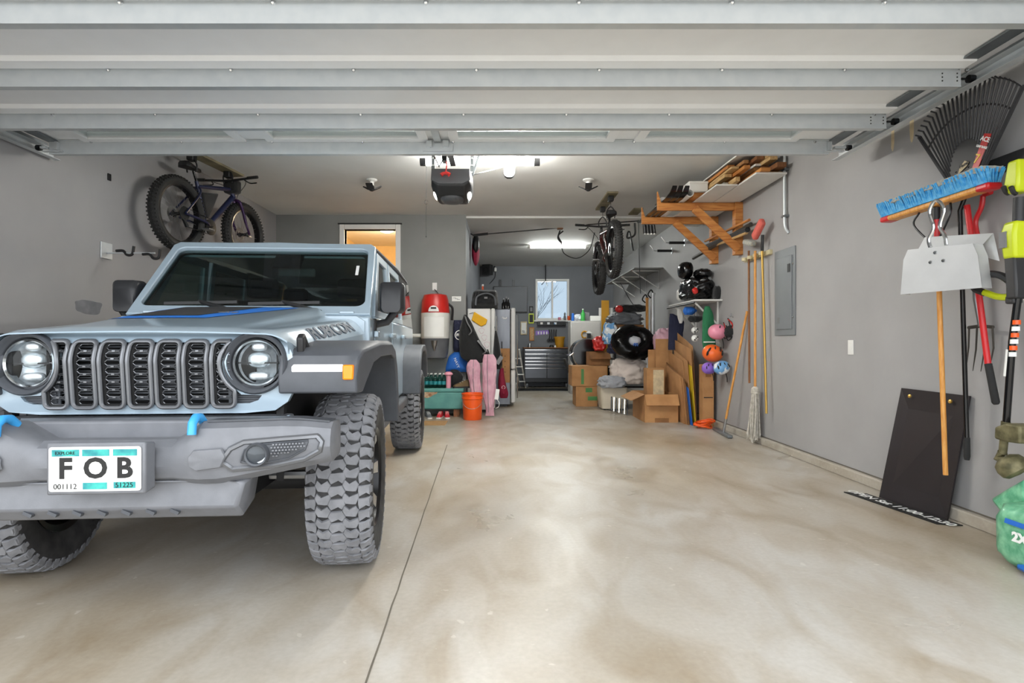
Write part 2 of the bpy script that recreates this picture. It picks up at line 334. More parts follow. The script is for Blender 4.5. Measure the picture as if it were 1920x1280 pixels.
# electrical panel, conduit, switch plates on the right wall
y0, y1 = 5.36, 5.72; z0, z1 = 1.17, 1.98; mat('panel_grey', '#75797d', .45, var=.06)
E = thing('breaker_panel', 'grey metal breaker panel set in the right wall', 'breaker panel', (XR, (y0+y1)/2, z0))
MB().bb(XR-.012, XR, y0-.02, y1+.02, z0-.02, z1+.02).build('frame', 'panel_grey', E, bev=.004)
dr = MB().bb(XR-.02, XR-.012, y0+.03, y1-.03, z0+.04, z1-.06).build('door', 'panel_grey', E, bev=.004)
MB().bb(XR-.024, XR-.02, y0+.05, y0+.10, z1-.22, z1-.14).build('latch', 'black_plastic', dr); MB().bb(XR-.022, XR-.02, y1-.1, y1-.06, z0+.1, z0+.16).build('sticker', 'print_grey', dr)
for zz in (z0+.15, z1-.15): MB().lathe([(.008, 0), (.008, .006), (.002, .008)], (XR-.012, y0+.01, zz), (-1, 0, 0), 8).build('screw', 'chrome', E)
c0, c1 = PR(1471, 298, XR-.03), PR(1474, 437, XR-.03)
CD = thing('conduit_pipe', 'grey metal conduit pipe running up right wall above breaker panel', 'pipe', (XR-.03, c0.y, c1.z))
MB().tube(bez([(XR-.03, c0.y, ZC), (XR-.03, c0.y, c1.z+.3), (XR-.03, c0.y-.01, c1.z+.08), (XR-.005, c0.y-.03, c1.z)], 6), .014, 10).build('pipe', 'galv', CD)
for zz in (2.3, 2.75): MB().bb(XR-.047, XR, c0.y-.035, c0.y+.035, zz, zz+.02).build('strap', 'galv_dark', CD)
def wallplate(o, n, u, v, label, name='wall_plate', sw=True, cat='wall plate'):
    T = thing(name, label, cat, o); N = Vector(n)
    MB().prism([(-.036, -.058), (.036, -.058), (.036, .058), (-.036, .058)], Vector(o), u, v, .006).build('plate', 'white_plastic', T, bev=.003)
    if sw: MB().prism([(-.016, -.033), (.016, -.033), (.016, .033), (-.016, .033)], Vector(o)+N*.006, u, v, .004).build('rocker', 'white_plastic', T, bev=.0015)
    else:
        for s in (-.026, .026): MB().prism([(-.017, s-.014), (.017, s-.014), (.017, s+.014), (-.017, s+.014)], Vector(o)+N*.006, u, v, .002).build('socket', 'white_plastic', T)
    return T
wallplate(PR(1596, 651, XR), (-1, 0, 0), (0, -1, 0), (0, 0, 1), 'white switch plate alone on the right wall')
# floor mat strip before the tool chest
# ================================================================ OVERHEAD DOOR
mat('door_white', '#f2f3f4', .38, var=.03); ZP = 2.555; DX0, DX1 = -3.32, 2.46
G = thing('garage_door', 'open white sectional garage door hanging overhead on its tracks', 'garage door', (-.43, 3.0, ZP))
edges = [4.21, 3.62, 3.03, 2.43, 1.83]
wins = [(-3.0, -1.92), (-1.66, -.59), (-.33, .76), (1.01, 2.09)]
for i in range(4):
    ya, yb = edges[i+1]+.004, edges[i]-.004
    m = MB()
    if i == 0:
        m.curve([[(DX0, ya), (DX1, ya), (DX1, yb), (DX0, yb)]]+[[(a, ya+.12), (b, ya+.12), (b, yb-.13), (a, yb-.13)] for a, b in wins], (0, 0, ZP+.025), X_, Y_, .045)
    else: m.bb(DX0, DX1, ya, yb, ZP+.002, ZP+.045)
    pn = m.build('panel', 'door_white', G)
    if i == 0:
        for a, b in wins:
            f = MB(); y2, y3 = ya+.12, yb-.13
            f.curve([[(a-.05, y2-.04), (b+.05, y2-.04), (b+.05, y3+.04), (a-.05, y3+.04)], [(a+.012, y2+.012), (b-.012, y2+.012), (b-.012, y3-.012), (a+.012, y3-.012)]], (0, 0, ZP-.006), X_, Y_, .012, .003)
            w = f.build('window_frame', 'door_white', pn); MB().bb(a, b, y2, y3, ZP+.015, ZP+.019).build('pane', 'door_pane', pn)
    else:
        m = MB(); m.prism([(yb-.115, ZP+.002), (yb-.10, ZP-.02), (yb-.02, ZP-.02), (yb, ZP+.002)], (DX0, 0, 0), Y_, Z_, DX1-DX0)
        m.build('rail', 'door_white', pn)
MB().bb(DX0+.4, DX1-.1, 4.206, 4.232, ZP-.03, ZP+.05).build('edge_seal', 'white_plastic', G)
for k, y in enumerate((4.12, 3.63, 3.04, 2.44)):
    x1 = 2.385 if k == 0 else 2.47; m = MB(); zb = ZP-.098
    m.prism([(y-.012, ZP), (y-.012, ZP-.004), (y, ZP-.006), (y, zb), (y+.05, zb), (y+.05, ZP-.006), (y+.064, ZP-.004), (y+.064, ZP), (y+.047, ZP-.002), (y+.047, zb+.003), (y+.003, zb+.003), (y+.003, ZP-.002)], (-3.31, 0, 0), Y_, Z_, x1+3.31)
    m.bb(-3.31, x1, y-.002, y+.004, zb-.004, zb+.001)
    st = m.build('strut', 'galv', G)
    for q in range(9):
        xx = -3.0+q*.66+(k*.11 % .3)
        MB().lathe([(.011, 0), (.011, .006), (.006, .012), (0, .013)], (xx, y-.001, ZP-.012), (0, -1, -.5), 8).build('bolt', 'chrome', st)
    for s, xx in ((1, DX1), (-1, DX0)):
        if k == 0:
            h = MB(); h.bb(xx-.02-.03*s, xx+.03*s, y-.035, y-.003, ZP-.07, ZP-.055); h.bb(xx-.09*s, xx-.07*s, y-.03, y-.003, ZP-.08, ZP-.02); h.bb(min(xx-.12*s, xx+.02*s), max(xx-.12*s, xx+.02*s), y-.03, y-.004, ZP-.092, ZP-.085)
            h.build('hinge', 'galv', G)
        r = MB().tube([(xx-.02*s, y+.02, ZP-.05), (xx+.09*s, y+.02, ZP-.05)], .006, 8); r.tube([(xx+.065*s, y+.02, ZP-.05), (xx+.095*s, y+.02, ZP-.05)], .021, 14)
        r.build('roller', 'dark_metal', G)
        if s > 0 and k:
            for dx in (-.02, -.1):
                for dz in (.03, .05, .07): MB().lathe([(.0045, 0), (.0045, .002)], (x1+dx, y+.001, ZP-dz), (0, -1, 0), 6).build('hole', 'print_black', st)
for s, xx in ((1, DX1), (-1, DX0)):
    for i in range(4):
        m = MB(); a = xx-.075*s; m.bb(min(a, xx), max(a, xx), edges[i+1]+.02, edges[i]-.03, ZP-.012, ZP-.001); m.bb(xx-.003, xx+.003, edges[i+1]+.01, edges[i]-.02, ZP-.012, ZP+.045)
        m.build('end_stile', 'galv_dark', G)
MB().bb(-.53, -.36, 3.10, 3.15, ZP-.0195, ZP-.018).build('label_sticker', 'print_white', G)
# opener bracket on the door
m = MB(); cx = -.47
m.bb(cx-.11, cx+.11, 4.10, 4.116, ZP-.085, ZP-.03); m.bb(cx-.025, cx+.025, 3.70, 4.1, ZP-.02, ZP-.008)
for dx in (-.06, .06): m.bb(cx+dx-.02, cx+dx+.02, 4.07, 4.11, ZP-.06, ZP-.02)
m.build('operator_bracket', 'galv', G)
# tracks
for s, xx, lab in ((1, DX1+.06, 'right'), (-1, DX0-.06, 'left')):
    ye = 4.32
    T = thing('door_track', f'galvanised roller track along the {lab} side of the open garage door', 'door track', (xx, 3, ZP-.08))
    m = MB(); c = xx+.03*s
    m.prism([(-.025, .03), (-.022, .03), (-.022, -.03), (.02, -.03), (.02, -.027), (.025, -.027), (.025, -.033), (-.025, -.033)] if False else [(-.028*s, .034), (.02*s, .034), (.028*s, .02), (.028*s, -.02), (.02*s, -.034), (-.028*s, -.034), (-.028*s, -.031), (.019*s, -.031), (.025*s, -.019), (.025*s, .019), (.019*s, .031), (-.028*s, .031)], (c, YF+.05, ZP-.05), X_, Z_, -(ye-YF-.05))
    m.build('channel', 'galv', T)
    m = MB(); ax = c+.03*s; m.bb(min(ax, ax+.003*s), max(ax, ax+.003*s), YF+.05, ye-.05, ZP-.06, ZP+.03); m.bb(min(ax, ax+.05*s), max(ax, ax+.05*s), YF+.05, ye-.05, ZP+.027, ZP+.03)
    m.build('angle_iron', 'galv_dark', T)
    for y in (2.3, 3.1, 3.9):
        MB().bb(min(c+.028*s, c+.034*s), max(c+.028*s, c+.034*s), y, y+.03, ZP-.06, ZP+.02).build('bolt_plate', 'galv', T)
    MB().bb(ax-.002, ax+.002, ye-.35, ye-.32, ZP, ZC).build('hanger_strap', 'galv_dark', T); MB().bb(min(ax, XR if s > 0 else XL), max(ax, XR if s > 0 else XL), 2.2, 2.23, ZP, ZP+.03).build('wall_bracket', 'galv_dark', T)
# ---------------------------------------------------------------- opener
plain('opener_grey', '#4b4c4f', .45); mat('lamp_boost', '#f7fbf6', .4, em=95, var=.01); mat('lamp_white', '#fffdf6', .4, em=72, var=.01); mat('lens_lit', '#fffdf6', .4, em=10, var=.01)  # rear shop light material has a strong added glow to brighten the rear
oc = P(848, 350, 4.9)
O = thing('garage_door_opener', 'dark grey motor unit with red pull handle hung below the ceiling', 'garage door opener', (oc.x, oc.y, oc.z-.13))
m = MB(); ps = []
for y, w, zt, zb in ((-.16, .155, .105, -.03), (-.10, .17, .115, -.10), (.05, .175, .12, -.125), (.22, .17, .115, -.1)):
    ps.append([oc+Vector((x*w, y, z)) for x, z in ((-1, zt-.02), (-.9, zt), (.9, zt), (1, zt-.02), (1, zb*.2), (.72, zb), (-.72, zb), (-1, zb*.2))])
m.loft(ps); m.build('housing', 'black_plastic', O, bev=.012, seg=3)
m = MB(); m.prism([(-.165, .01), (-.16, .105), (.16, .105), (.165, .01), (.1, -.022), (-.1, -.022)], oc+Vector((0, -.163, 0)), X_, Z_, .008); m.build('front_cover', 'opener_grey', O, bev=.004)
m = MB(); m.ell(oc+Vector((0, -.0, -.1)), (.105, .1, .05), p=.8); m.build('bottom_cover', 'opener_grey', O)
for s in (-1, 1): MB().ell(oc+Vector((s*.146, .03, -.074)), (.03, .10, .014), rotm(0, -s*62, 0)).build('light_lens', 'lens_lit', O)
for s in (-1, 1):
    m = MB(); a = oc+Vector((s*.17, .02, .1)); b = Vector((a.x+s*.0, a.y+.05, ZC)); m.beam(a, b, .03, .004, (0, 1, 0)); m.build('hanger_strap', 'galv_dark', O)
    for k in range(5): q = a+(b-a)*((k+.5)/8); MB().lathe([(.007, 0), (.007, .003)], q+Vector((0, -.003, 0)), (0, -1, 0), 8).build('hole', 'print_white', O)
MB().beam(oc+Vector((.17, .02, .1)), oc+Vector((.30, .3, ZC-oc.z)), .025, .004).build('hanger_brace', 'galv_dark', O)
m = MB(); rz = oc.z+.18; m.bb(oc.x-.025, oc.x+.025, 1.3, oc.y+.1, rz+.03, rz+.06); m.build('rail', 'dark_metal', O)
m = MB(); m.bb(oc.x-.06, oc.x-.02, oc.y-.28, oc.y-.18, rz-.04, rz+.03); m.tube([(oc.x-.09, 4.1, ZP-.06), (oc.x-.08, oc.y-.3, rz-.1), (oc.x-.04, oc.y-.25, rz)], .006, 6); m.build('trolley', 'dark_metal', O)
m = MB(); q = oc+Vector((-.035, -.24, .16)); m.tube(bez([q, q+Vector((.01, 0, -.05)), q+Vector((0, 0, -.11))], 5), .006, 6); m.build('pull_cord', 'red_plastic', O)
m = MB(); m.tube([q+Vector((-.035, 0, -.13)), q+Vector((-.015, 0, -.115)), q+Vector((.015, 0, -.115)), q+Vector((.035, 0, -.13))], [.018, .013, .013, .018], 10); m.build('pull_handle', 'red_plastic', O)
m = MB(); m.tube(bez([oc+Vector((.1, .1, .12)), oc+Vector((.25, .25, .2)), oc+Vector((.42, .8, .42)), (oc.x+.62, 5.9, ZC-.03)], 8), .006, 6); m.build('power_cord', 'black_plastic', O)
# ---------------------------------------------------------------- ceiling tube lamps
def tube_lamp(c, ln, along, e, label, name='tube_light', w=.075, on=True, rear=0):
    T = thing(name, label, 'light', c); c = Vector(c); d = X_ if along == 'x' else Y_; s = Y_ if along == 'x' else X_
    m = MB(); k = [(-w/2, 0), (-w/2, -.02), (-w*.4, -.045), (-w*.18, -.06), (w*.18, -.06), (w*.4, -.045), (w/2, -.02), (w/2, 0)]
    m.loft([[c+d*t+s*x+Z_*z for x, z in k] for t in (-ln/2+.03, ln/2-.03)]); m.build('diffuser', {True: 'lamp_white', 'boost': 'lamp_boost'}[on], T)
    for t in (-1, 1):
        m = MB(); k2 = [(x*1.08, z*1.08) for x, z in k]; m.loft([[c+d*(t*(ln/2-.03)+a)+s*x+Z_*z for x, z in k2] for a in (-.03, .03)]); m.build('end_cap', 'black_plastic' if on is True else 'white_plastic', T)
    for t in (-1, 1):
        p = c+d*(t*ln*.4); MB().tube([p-Z_*.005, (p.x, p.y, ZC-.005)], .004, 5).build('hanger_wire', 'steel', T)
    return T
t1 = tube_lamp((P(900, 299, 5.76).x, 5.76, ZC-.09), 1.22, 'x', 26, 'lit white tube light running crosswise behind the opener')
t2 = tube_lamp((.072, 5.25, ZC-.165), 1.42, 'y', 26, 'lit white tube light running lengthwise and crossing the other tube', w=.11)
t3 = tube_lamp((P(1046, 461, 11.1).x, 11.1, ZC-.03), 1.2, 'x', 40, 'slim white shop light on the rear ceiling above the window', w=.09, on='boost')  # fixture itself is off; its glow is added to light the rear ceiling
m = MB(); q = P(799, 307, 5.9); q.z = ZC-.03; m.tube(bez([q, (q.x+.004, q.y, q.z-.3), (q.x, q.y, 2.6), (q.x, q.y, 2.2)], 6), .0025, 5); m.ell((q.x, q.y, 2.19), (.006, .006, .012), n=6, m=4)
for k in range(1): m.tube([Vector((q.x+.018*math.cos(a), q.y, 2.55+.022*math.sin(a))) for a in [i*.5 for i in range(12)]], .002, 4)
solo(m, 'pull_string', 'black_plastic', 'thin pull string hanging from the end of the tube light', 'string')
for px, lab in ((697, 'left'), (1103, 'right')):
    c = P(px, 337, 6.78); c.z = ZC
    T = thing('ceiling_socket_light', f'white ceiling socket with folding black lamp wings, {lab} of the opener', 'light', c, 0, 'folding socket lights')
    MB().lathe([(.065, 0), (.065, -.012), (.03, -.03), (.025, -.06), (.028, -.075)], c, n=18).build('base', 'white_plastic', T)
    MB().lathe([(.022, -.07), (.03, -.085), (.03, -.13), (.015, -.14)], c, n=12).build('core', 'black_plastic', T)
    for a in (0, 120, 240):
        d = Vector((math.cos(R(a+25)), math.sin(R(a+25)), 0)); m = MB(); k = c-Z_*.12
        m.beam(k+d*.025, k+d*.11+Z_*.045, .08, .014); m.build('wing', 'black_plastic', T)
# ================================================================ OFF-ROAD CAR
mat('body_paint', '#a6b8c5', .30, .1, '#a0b2bf', sc=2, coat=.8); mat('trim_grey', '#75777c', .46, .1, '#6c6e73', sc=14, bump=.05, bsc=300); mat('flare_dark', '#4e5157', .5, 0, '#484b50', sc=12, bump=.04, bsc=300)
mat('slot_ring', '#77797d', .35, .55, var=.1); plain('blue_tow', '#3fa3e6', .35, var=.05); plain('decal_black', '#2b2a2c', .6); plain('decal_slate', '#2f3f50', .6); plain('decal_blue', '#1f7be0', .4, var=.05)
plain('mirror_black', '#2b2c2f', .4); plain('inner_black', '#0e0e10', .7); mat('seat_dark', '#36373b', .85); glassmat('tint_glass', '#b4c0be', 1.5); glassmat('tint_dark', '#8f9999', 1.5); glassmat('lens_glass', '#f4f7f8', 1.35)
mat('reflector', '#f2f4f6', .28, .7, '#c3c9ce', sc=38); mat('fog_silver', '#f0f3f5', .3, .4, var=.05); mat('drl_white', '#f0f0f0', .25, var=.06); mat('amber', '#ff8a10', .25, var=.15, em=.15)
mat('tyre_side', '#252527', .75, c2='#3b3a3a', sc=14, bump=.1, bsc=60); mat('tyre_tread', '#838488', .8, c2='#717276', sc=18, bump=.12, bsc=120); mat('teal_print', '#3bb3a8', .5, c2='#1d7f86', sc=25)
plain('rim_black', '#19191b', .3, .5); plain('rim_silver', '#c9cbcd', .25, .9)
JA = R(4.0)
J = thing('off_road_car', 'pale blue-grey boxy off-road car with seven-slot grille parked on the left', 'car', (-1.49, 2.76, 0), JA)
def JB(m, n, mt, par=None, **k): return m.build(n, mt, par or J, local=True, **k)
def mir(fn):
    for s in (-1, 1): fn(s)
# --- front panel around the grille opening
yg = -.48
def slab(x, z): return yg + (.055*max(0, (z-1.0)/.12)**1.6 if z > 1.0 else .02*((1.0-z)/.2)) + .20*max(0, abs(x)-.30)**2
def front(m): return m.xf(lambda v: (v.x, slab(v.x, v.z)+v.y, v.z))
HX, HZ = .446, .99
outer = []
for x in [i*.04 for i in range(-13, 14)]: outer.append((x, 1.122-.014*abs(x/.55)**3))
outer += [(.565, 1.075), (.590, 1.03), (.60, .95), (.595, .88), (.57, .83), (.52, .795)]+[(x, .785) for x in (.4, .2, 0, -.2, -.4)]+[(-.52, .795), (-.57, .83), (-.595, .88), (-.60, .95), (-.590, 1.03), (-.565, 1.075)]
h1 = arc((HX, HZ), .112, 0, 360, 31)[:-1]; h2 = arc((-HX, HZ), .112, 0, 360, 31)[:-1]
op = [(-.37, 1.068), (-.2, 1.075), (0, 1.076), (.2, 1.075), (.37, 1.068)]
op = op+[(.322, 1.03), (.318, .99), (.326, .94), (.352, .895), (.39, .862), (.47, .858), (.455, .838), (.42, .826), (.2, .822), (0, .822), (-.2, .822), (-.42, .826), (-.455, .838), (-.47, .858), (-.39, .862), (-.352, .895), (-.326, .94), (-.318, .99), (-.322, 1.03)]
m = MB(); m.curve([outer, h1, h2, op], (0, 0, 0), X_, Z_, .03)
JB(front(m), 'grille_panel', 'body_paint', smooth=45)
m = MB(); m.grid(lambda u, v: ((u-.5)*1.16, -.015, .775-.012*v), 20, 1, .02); m.xf(lambda v: (v.x, slab(v.x, .8)+v.y, v.z)); JB(m, 'grille_lower_lip', 'body_paint')
m = MB(); m.bb(-.42, .42, .05, .06, .80, 1.07); JB(front(m), 'grille_backing', 'inner_black')
# ribs either side below the lamps, cross bars between the slots
for s in (-1, 1):
    m = MB(); m.bb(min(s*.33, s*.47), max(s*.33, s*.47), .008, .016, .82, .905)
    for k in range(6): z = .832+k*.009; m.bb(min(s*.34, s*.465), max(s*.34, s*.465), .0, .012, z, z+.005)
    JB(front(m), 'side_ribs', 'flare_dark')
m = MB()
for k in range(9): z = .838+k*.027; m.bb(-.34, .34, .022, .03, z, z+.006); m.bb(-.34, .34, .022, .03, z+.011, z+.014)
JB(front(m), 'cross_bars', 'flare_dark')
for i in range(7):
    cx = (i-3)*.108; w, zt, zb = .044, 1.082, .812
    pts = []
    base = rrect(cx-w, cx+w, zb, zt, .022, 4); q = []
    for a, b in zip(base, base[1:]+base[:1]):
        n = max(1, int(math.hypot(b[0]-a[0], b[1]-a[1])/.015))
        q += [(a[0]+(b[0]-a[0])*k/n, a[1]+(b[1]-a[1])*k/n) for k in range(n)]
    if i in (0, 6):
        s = -1 if i == 0 else 1
        def nt(p):
            d = math.hypot(p[0]-s*HX, p[1]-HZ); return (s*(HX-math.sqrt(max(.135**2-(p[1]-HZ)**2, 0))), p[1]) if d < .135 and s*p[0] > .3 else p
        q = [nt(p) for p in q]
    sl = JB(front(MB().tube([Vector((x, -.026, z)) for x, z in q], .0085, 8, True)), 'slot_ring', 'slot_ring')
    m = MB(); m.tube([Vector((cx+(x-cx)*.80, -.012, z+(.947-z)*.06)) for x, z in q], .007, 6, True); JB(front(m), 'slot_liner', 'inner_black', sl)
    m = MB(); n = 8; ph = .25/n; hw = .032
    for k in range(n):
        zc_ = .822+ph*(k+.5); cc = cx
        if i in (0, 6) and abs(zc_-HZ) < .09: hw2 = .024; cc = cx-(.008 if i == 6 else -.008)
        else: hw2 = hw
        hx = [(-hw2, 0), (-hw2*.62, ph*.40), (hw2*.62, ph*.40), (hw2, 0), (hw2*.62, -ph*.40), (-hw2*.62, -ph*.40)]
        m.tube([Vector((cc+x, -.012, zc_+z)) for x, z in hx], .0021, 4, True); m.bb(cc-.006, cc+.006, -.016, -.01, zc_+ph*.40, zc_+ph*.6)
        m.bb(cc-hw2-.007, cc-hw2, -.014, -.01, zc_-.0015, zc_+.0015); m.bb(cc+hw2, cc+hw2+.007, -.014, -.01, zc_-.0015, zc_+.0015)
    JB(front(m), 'slot_mesh', 'slot_ring', sl, stuff=True)
def headlamp(s):
    y = slab(HX, HZ); c = Vector((s*HX, y, HZ))
    b = MB().ring([(.128, -.012), (.121, -.022), (.112, -.012), (.104, .02), (.100, .05), (.118, .05), (.128, .02)], c, (0, 1, 0), 40); h = JB(b, 'headlight', 'flare_dark')
    JB(MB().lathe([(.101, .045), (.098, .06), (.07, .085), (.0, .095)], c, (0, 1, 0), 32, cap=False), 'reflector', 'reflector', h)
    JB(MB().ring([(.100, .010), (.094, .004), (.088, .012), (.090, .05), (.1, .05)], c, (0, 1, 0), 40), 'lamp_ring', 'chrome', h)
    m = MB()
    for dz in (.045, -.045): m.box(c+Vector((0, .03, dz*.0)), (.17, .02, .006))
    JB(m, 'lamp_divider', 'inner_black', h)
    m = MB(); m.ell(c+Vector((0, .035, .012)), (.05, .03, .036), p=.8); JB(m, 'projector', 'lens_glass', h); m = MB(); m.ell(c+Vector((0, .04, .012)), (.045, .025, .032), p=.8); JB(m, 'projector_core', 'reflector', h)
    for dz, w in ((-.055, .042), (.066, .03)): JB(MB().ell(c+Vector((0, .04, dz)), (w, .02, .018), p=.7), 'low_reflector', 'reflector', h)
    JB(MB().lathe([(.096, .012), (.085, -.002), (.05, -.012), (0, -.016)], c, (0, 1, 0), 32, cap=False), 'lens', 'lens_glass', h)
mir(headlamp)
# --- hood
def hood_pt(u, v):            # u across -1..1, v front 0..1 back
    y = -.50+v*1.17; hw = .575+.125*min(1, v*1.15); a = abs(u)
    B = max(0, min(1, (.70-a)/.14)); B = B*B*(3-2*B); z = 1.119+v*(.105+.058*B)+.012*(1-a**2)
    e = max(0, (a-.84)/.16); z -= .085*e**2.2*(1 if v > .1 else .35+6.5*v)
    lip = max(0, 1-v/.05); z -= .010*lip**2; y += .05*max(0, a-.5)**2
    return Vector((u*hw*(1 if a < .999 else 1), y, z))
NU, NV = 56, 26
m = MB(); m.grid(lambda i, j: hood_pt(i*2-1, j), NU, NV)
for s in (-1, 1): m.grid(lambda i, j: hood_pt(s, j)+Vector((s*.004*i, 0, -(.05+.03*j)*i)), 3, NV)
m.grid(lambda i, j: hood_pt(i*2-1, 0)+Vector((0, -.004*j, -.006*j)), NU, 2)
JB(m, 'hood', 'body_paint', smooth=60)
def hood_at(x, y, dz):
    v = (y+.5)/1.17; hw = .575+.125*min(1, v*1.15); return hood_pt(x/hw, v)+Vector((0, 0, dz))
def decal(xa, xb, ya, yb, dz, skew=0): 
    m = MB(); m.grid(lambda i, j: hood_at((xa+skew*j*.3)+(xb-xa+skew*j)*i, ya+(yb-ya)*j, dz), 24, 14); return m
JB(decal(-.42, .06, -.06, .60, .0025, .20), 'hood_decal_edge', 'decal_blue', label='blue border of the hood decal')
JB(decal(-.37, -.02, .045, .60, .0045, .10), 'hood_decal', 'decal_black', label='matte black hood decal')
m = MB(); m.text('4xe', (0, 0, 0), X_, Y_, .07, .001, fn=lambda p: hood_at(.06+p.x+p.y*.3, .22+p.y*1.4, .0055+p.z)); JB(m, 'hood_script', 'print_grey')
for s in (1, -1):
    m = MB()
    def tf(p, s=s):
        y = .13+p.x*s*1.25; t = (p.y+.05)/.1; v = (y+.5)/1.17; q = hood_pt(s*(.99-.085*t), v)
        return q+Vector((s*.7, 0, .7))*(.004+p.z)
    m.text('RUBICON', (0, 0, 0), X_, Y_, .112, .002, bold=.004, fn=tf)
    JB(m, 'hood_lettering', 'decal_slate', label='dark RUBICON lettering on the hood side')
def latch(s):
    h = JB(MB().prism([(-.05, .03), (-.055, .075), (-.02, .095), (.03, .06), (.035, .0), (.0, -.06), (-.03, -.05)], (s*.60, -.40, 1.02), Y_, Z_, .03*1), 'hood_latch', 'black_plastic', bev=.008)
    JB(MB().tube([(s*.60+.02, -.42, 1.10), (s*.60+.03, -.39, 1.06), (s*.60+.03, -.39, .98)], .009, 6), 'latch_strap', 'rubber', h)
mir(latch)
# dark engine bay and chassis
m = MB(); m.bb(-.52, .52, -.31, .62, .55, 1.06); JB(m, 'engine_bay', 'inner_black')
m = MB(); m.bb(-.40, .40, -.45, 3.5, .42, .56); JB(m, 'chassis', 'inner_black')
# --- cowl, windshield
m = MB(); m.loft([[Vector((x*w, y, z)) for x, z in ((-1, 1.05), (-1, zz-.03), (-.93, zz), (.93, zz), (1, zz-.03), (1, 1.05))] for y, w, zz in ((.60, .70, 1.235), (.72, .715, 1.25), (.86, .72, 1.20))]); JB(m, 'cowl', 'body_paint')
A0, A1 = Vector((0, .70, 1.235)), Vector((0, 1.20, 1.745)); d = (A1-A0); Lw = d.length; wv = d.normalized()
def ws(p, off=0): n = X_.cross(wv); return A0+X_*p[0]+wv*p[1]-n*off
wo = [(-.715, 0), (.715, 0), (.675, Lw-.03), (.645, Lw), (-.645, Lw), (-.675, Lw-.03)]
def inset(x0, x1, z0, z1, r):
    q = []; 
    for (cx, cz), a in (((x1-r-.018, z1-r), 0), ((-(x1-r-.018), z1-r), 90), ((x0+r, z0+r), 180), ((-x0-r, z0+r), 270)): q += [(cx+r*math.cos(R(a+90*k/5)), cz+r*math.sin(R(a+90*k/5))) for k in range(6)]
    return q
wi = inset(-.683, .664, .06, Lw-.045, .06)
m = MB(); m.curve([wo, wi], A0, X_, wv, .05, .008); JB(m, 'windshield_frame', 'body_paint')
JB(MB().prism(wi, A0+X_.cross(wv)*.0, X_, wv, .006), 'windshield', 'tint_glass')
m = MB(); wi2 = inset(-.655, .638, .10, Lw-.08, .05); m.curve([wi, wi2], A0+X_.cross(wv)*-.010, X_, wv, .002); JB(m, 'windshield_band', 'inner_black')
m = MB(); m.prism(rrect(-.0, .19, Lw-.20, Lw-.07, .01), A0+X_.cross(wv)*-.03, X_, wv, .015); JB(m, 'camera_housing', 'inner_black')
m = MB(); m.prism([(.575, .40), (.595, .40), (.592, .50), (.572, .50)], A0+X_.cross(wv)*.010, X_, wv, .001); JB(m, 'window_sticker', 'print_white')
JB(MB().bb(.02, .27, 1.13, 1.16, 1.53, 1.59), 'rear_view_mirror', 'print_grey', bev=.01)
nn = X_.cross(wv)
for k, x in enumerate((-.30, .20)):
    a = A0+X_*(x+.22)+wv*.0+nn*.03; b = A0+X_*(x-.03)+wv*.10+nn*.035
    w = JB(MB().tube([a, b], [.022, .012], 8), 'wiper', 'black_plastic'); m = MB(); m.beam(A0+X_*(x-.23)+wv*.085+nn*.03, A0+X_*(x+.20)+wv*.10+nn*.03, .024, .018); JB(m, 'wiper_blade', 'black_plastic', w)
for x in (-.12, .28): JB(MB().box((x, .60, 1.262), (.09, .05, .02)), 'washer_nozzle', 'black_plastic', bev=.006)
mir(lambda s: JB(MB().box((s*.58, .69, 1.262), (.09, .04, .018)), 'windshield_hinge', 'body_paint', bev=.005))
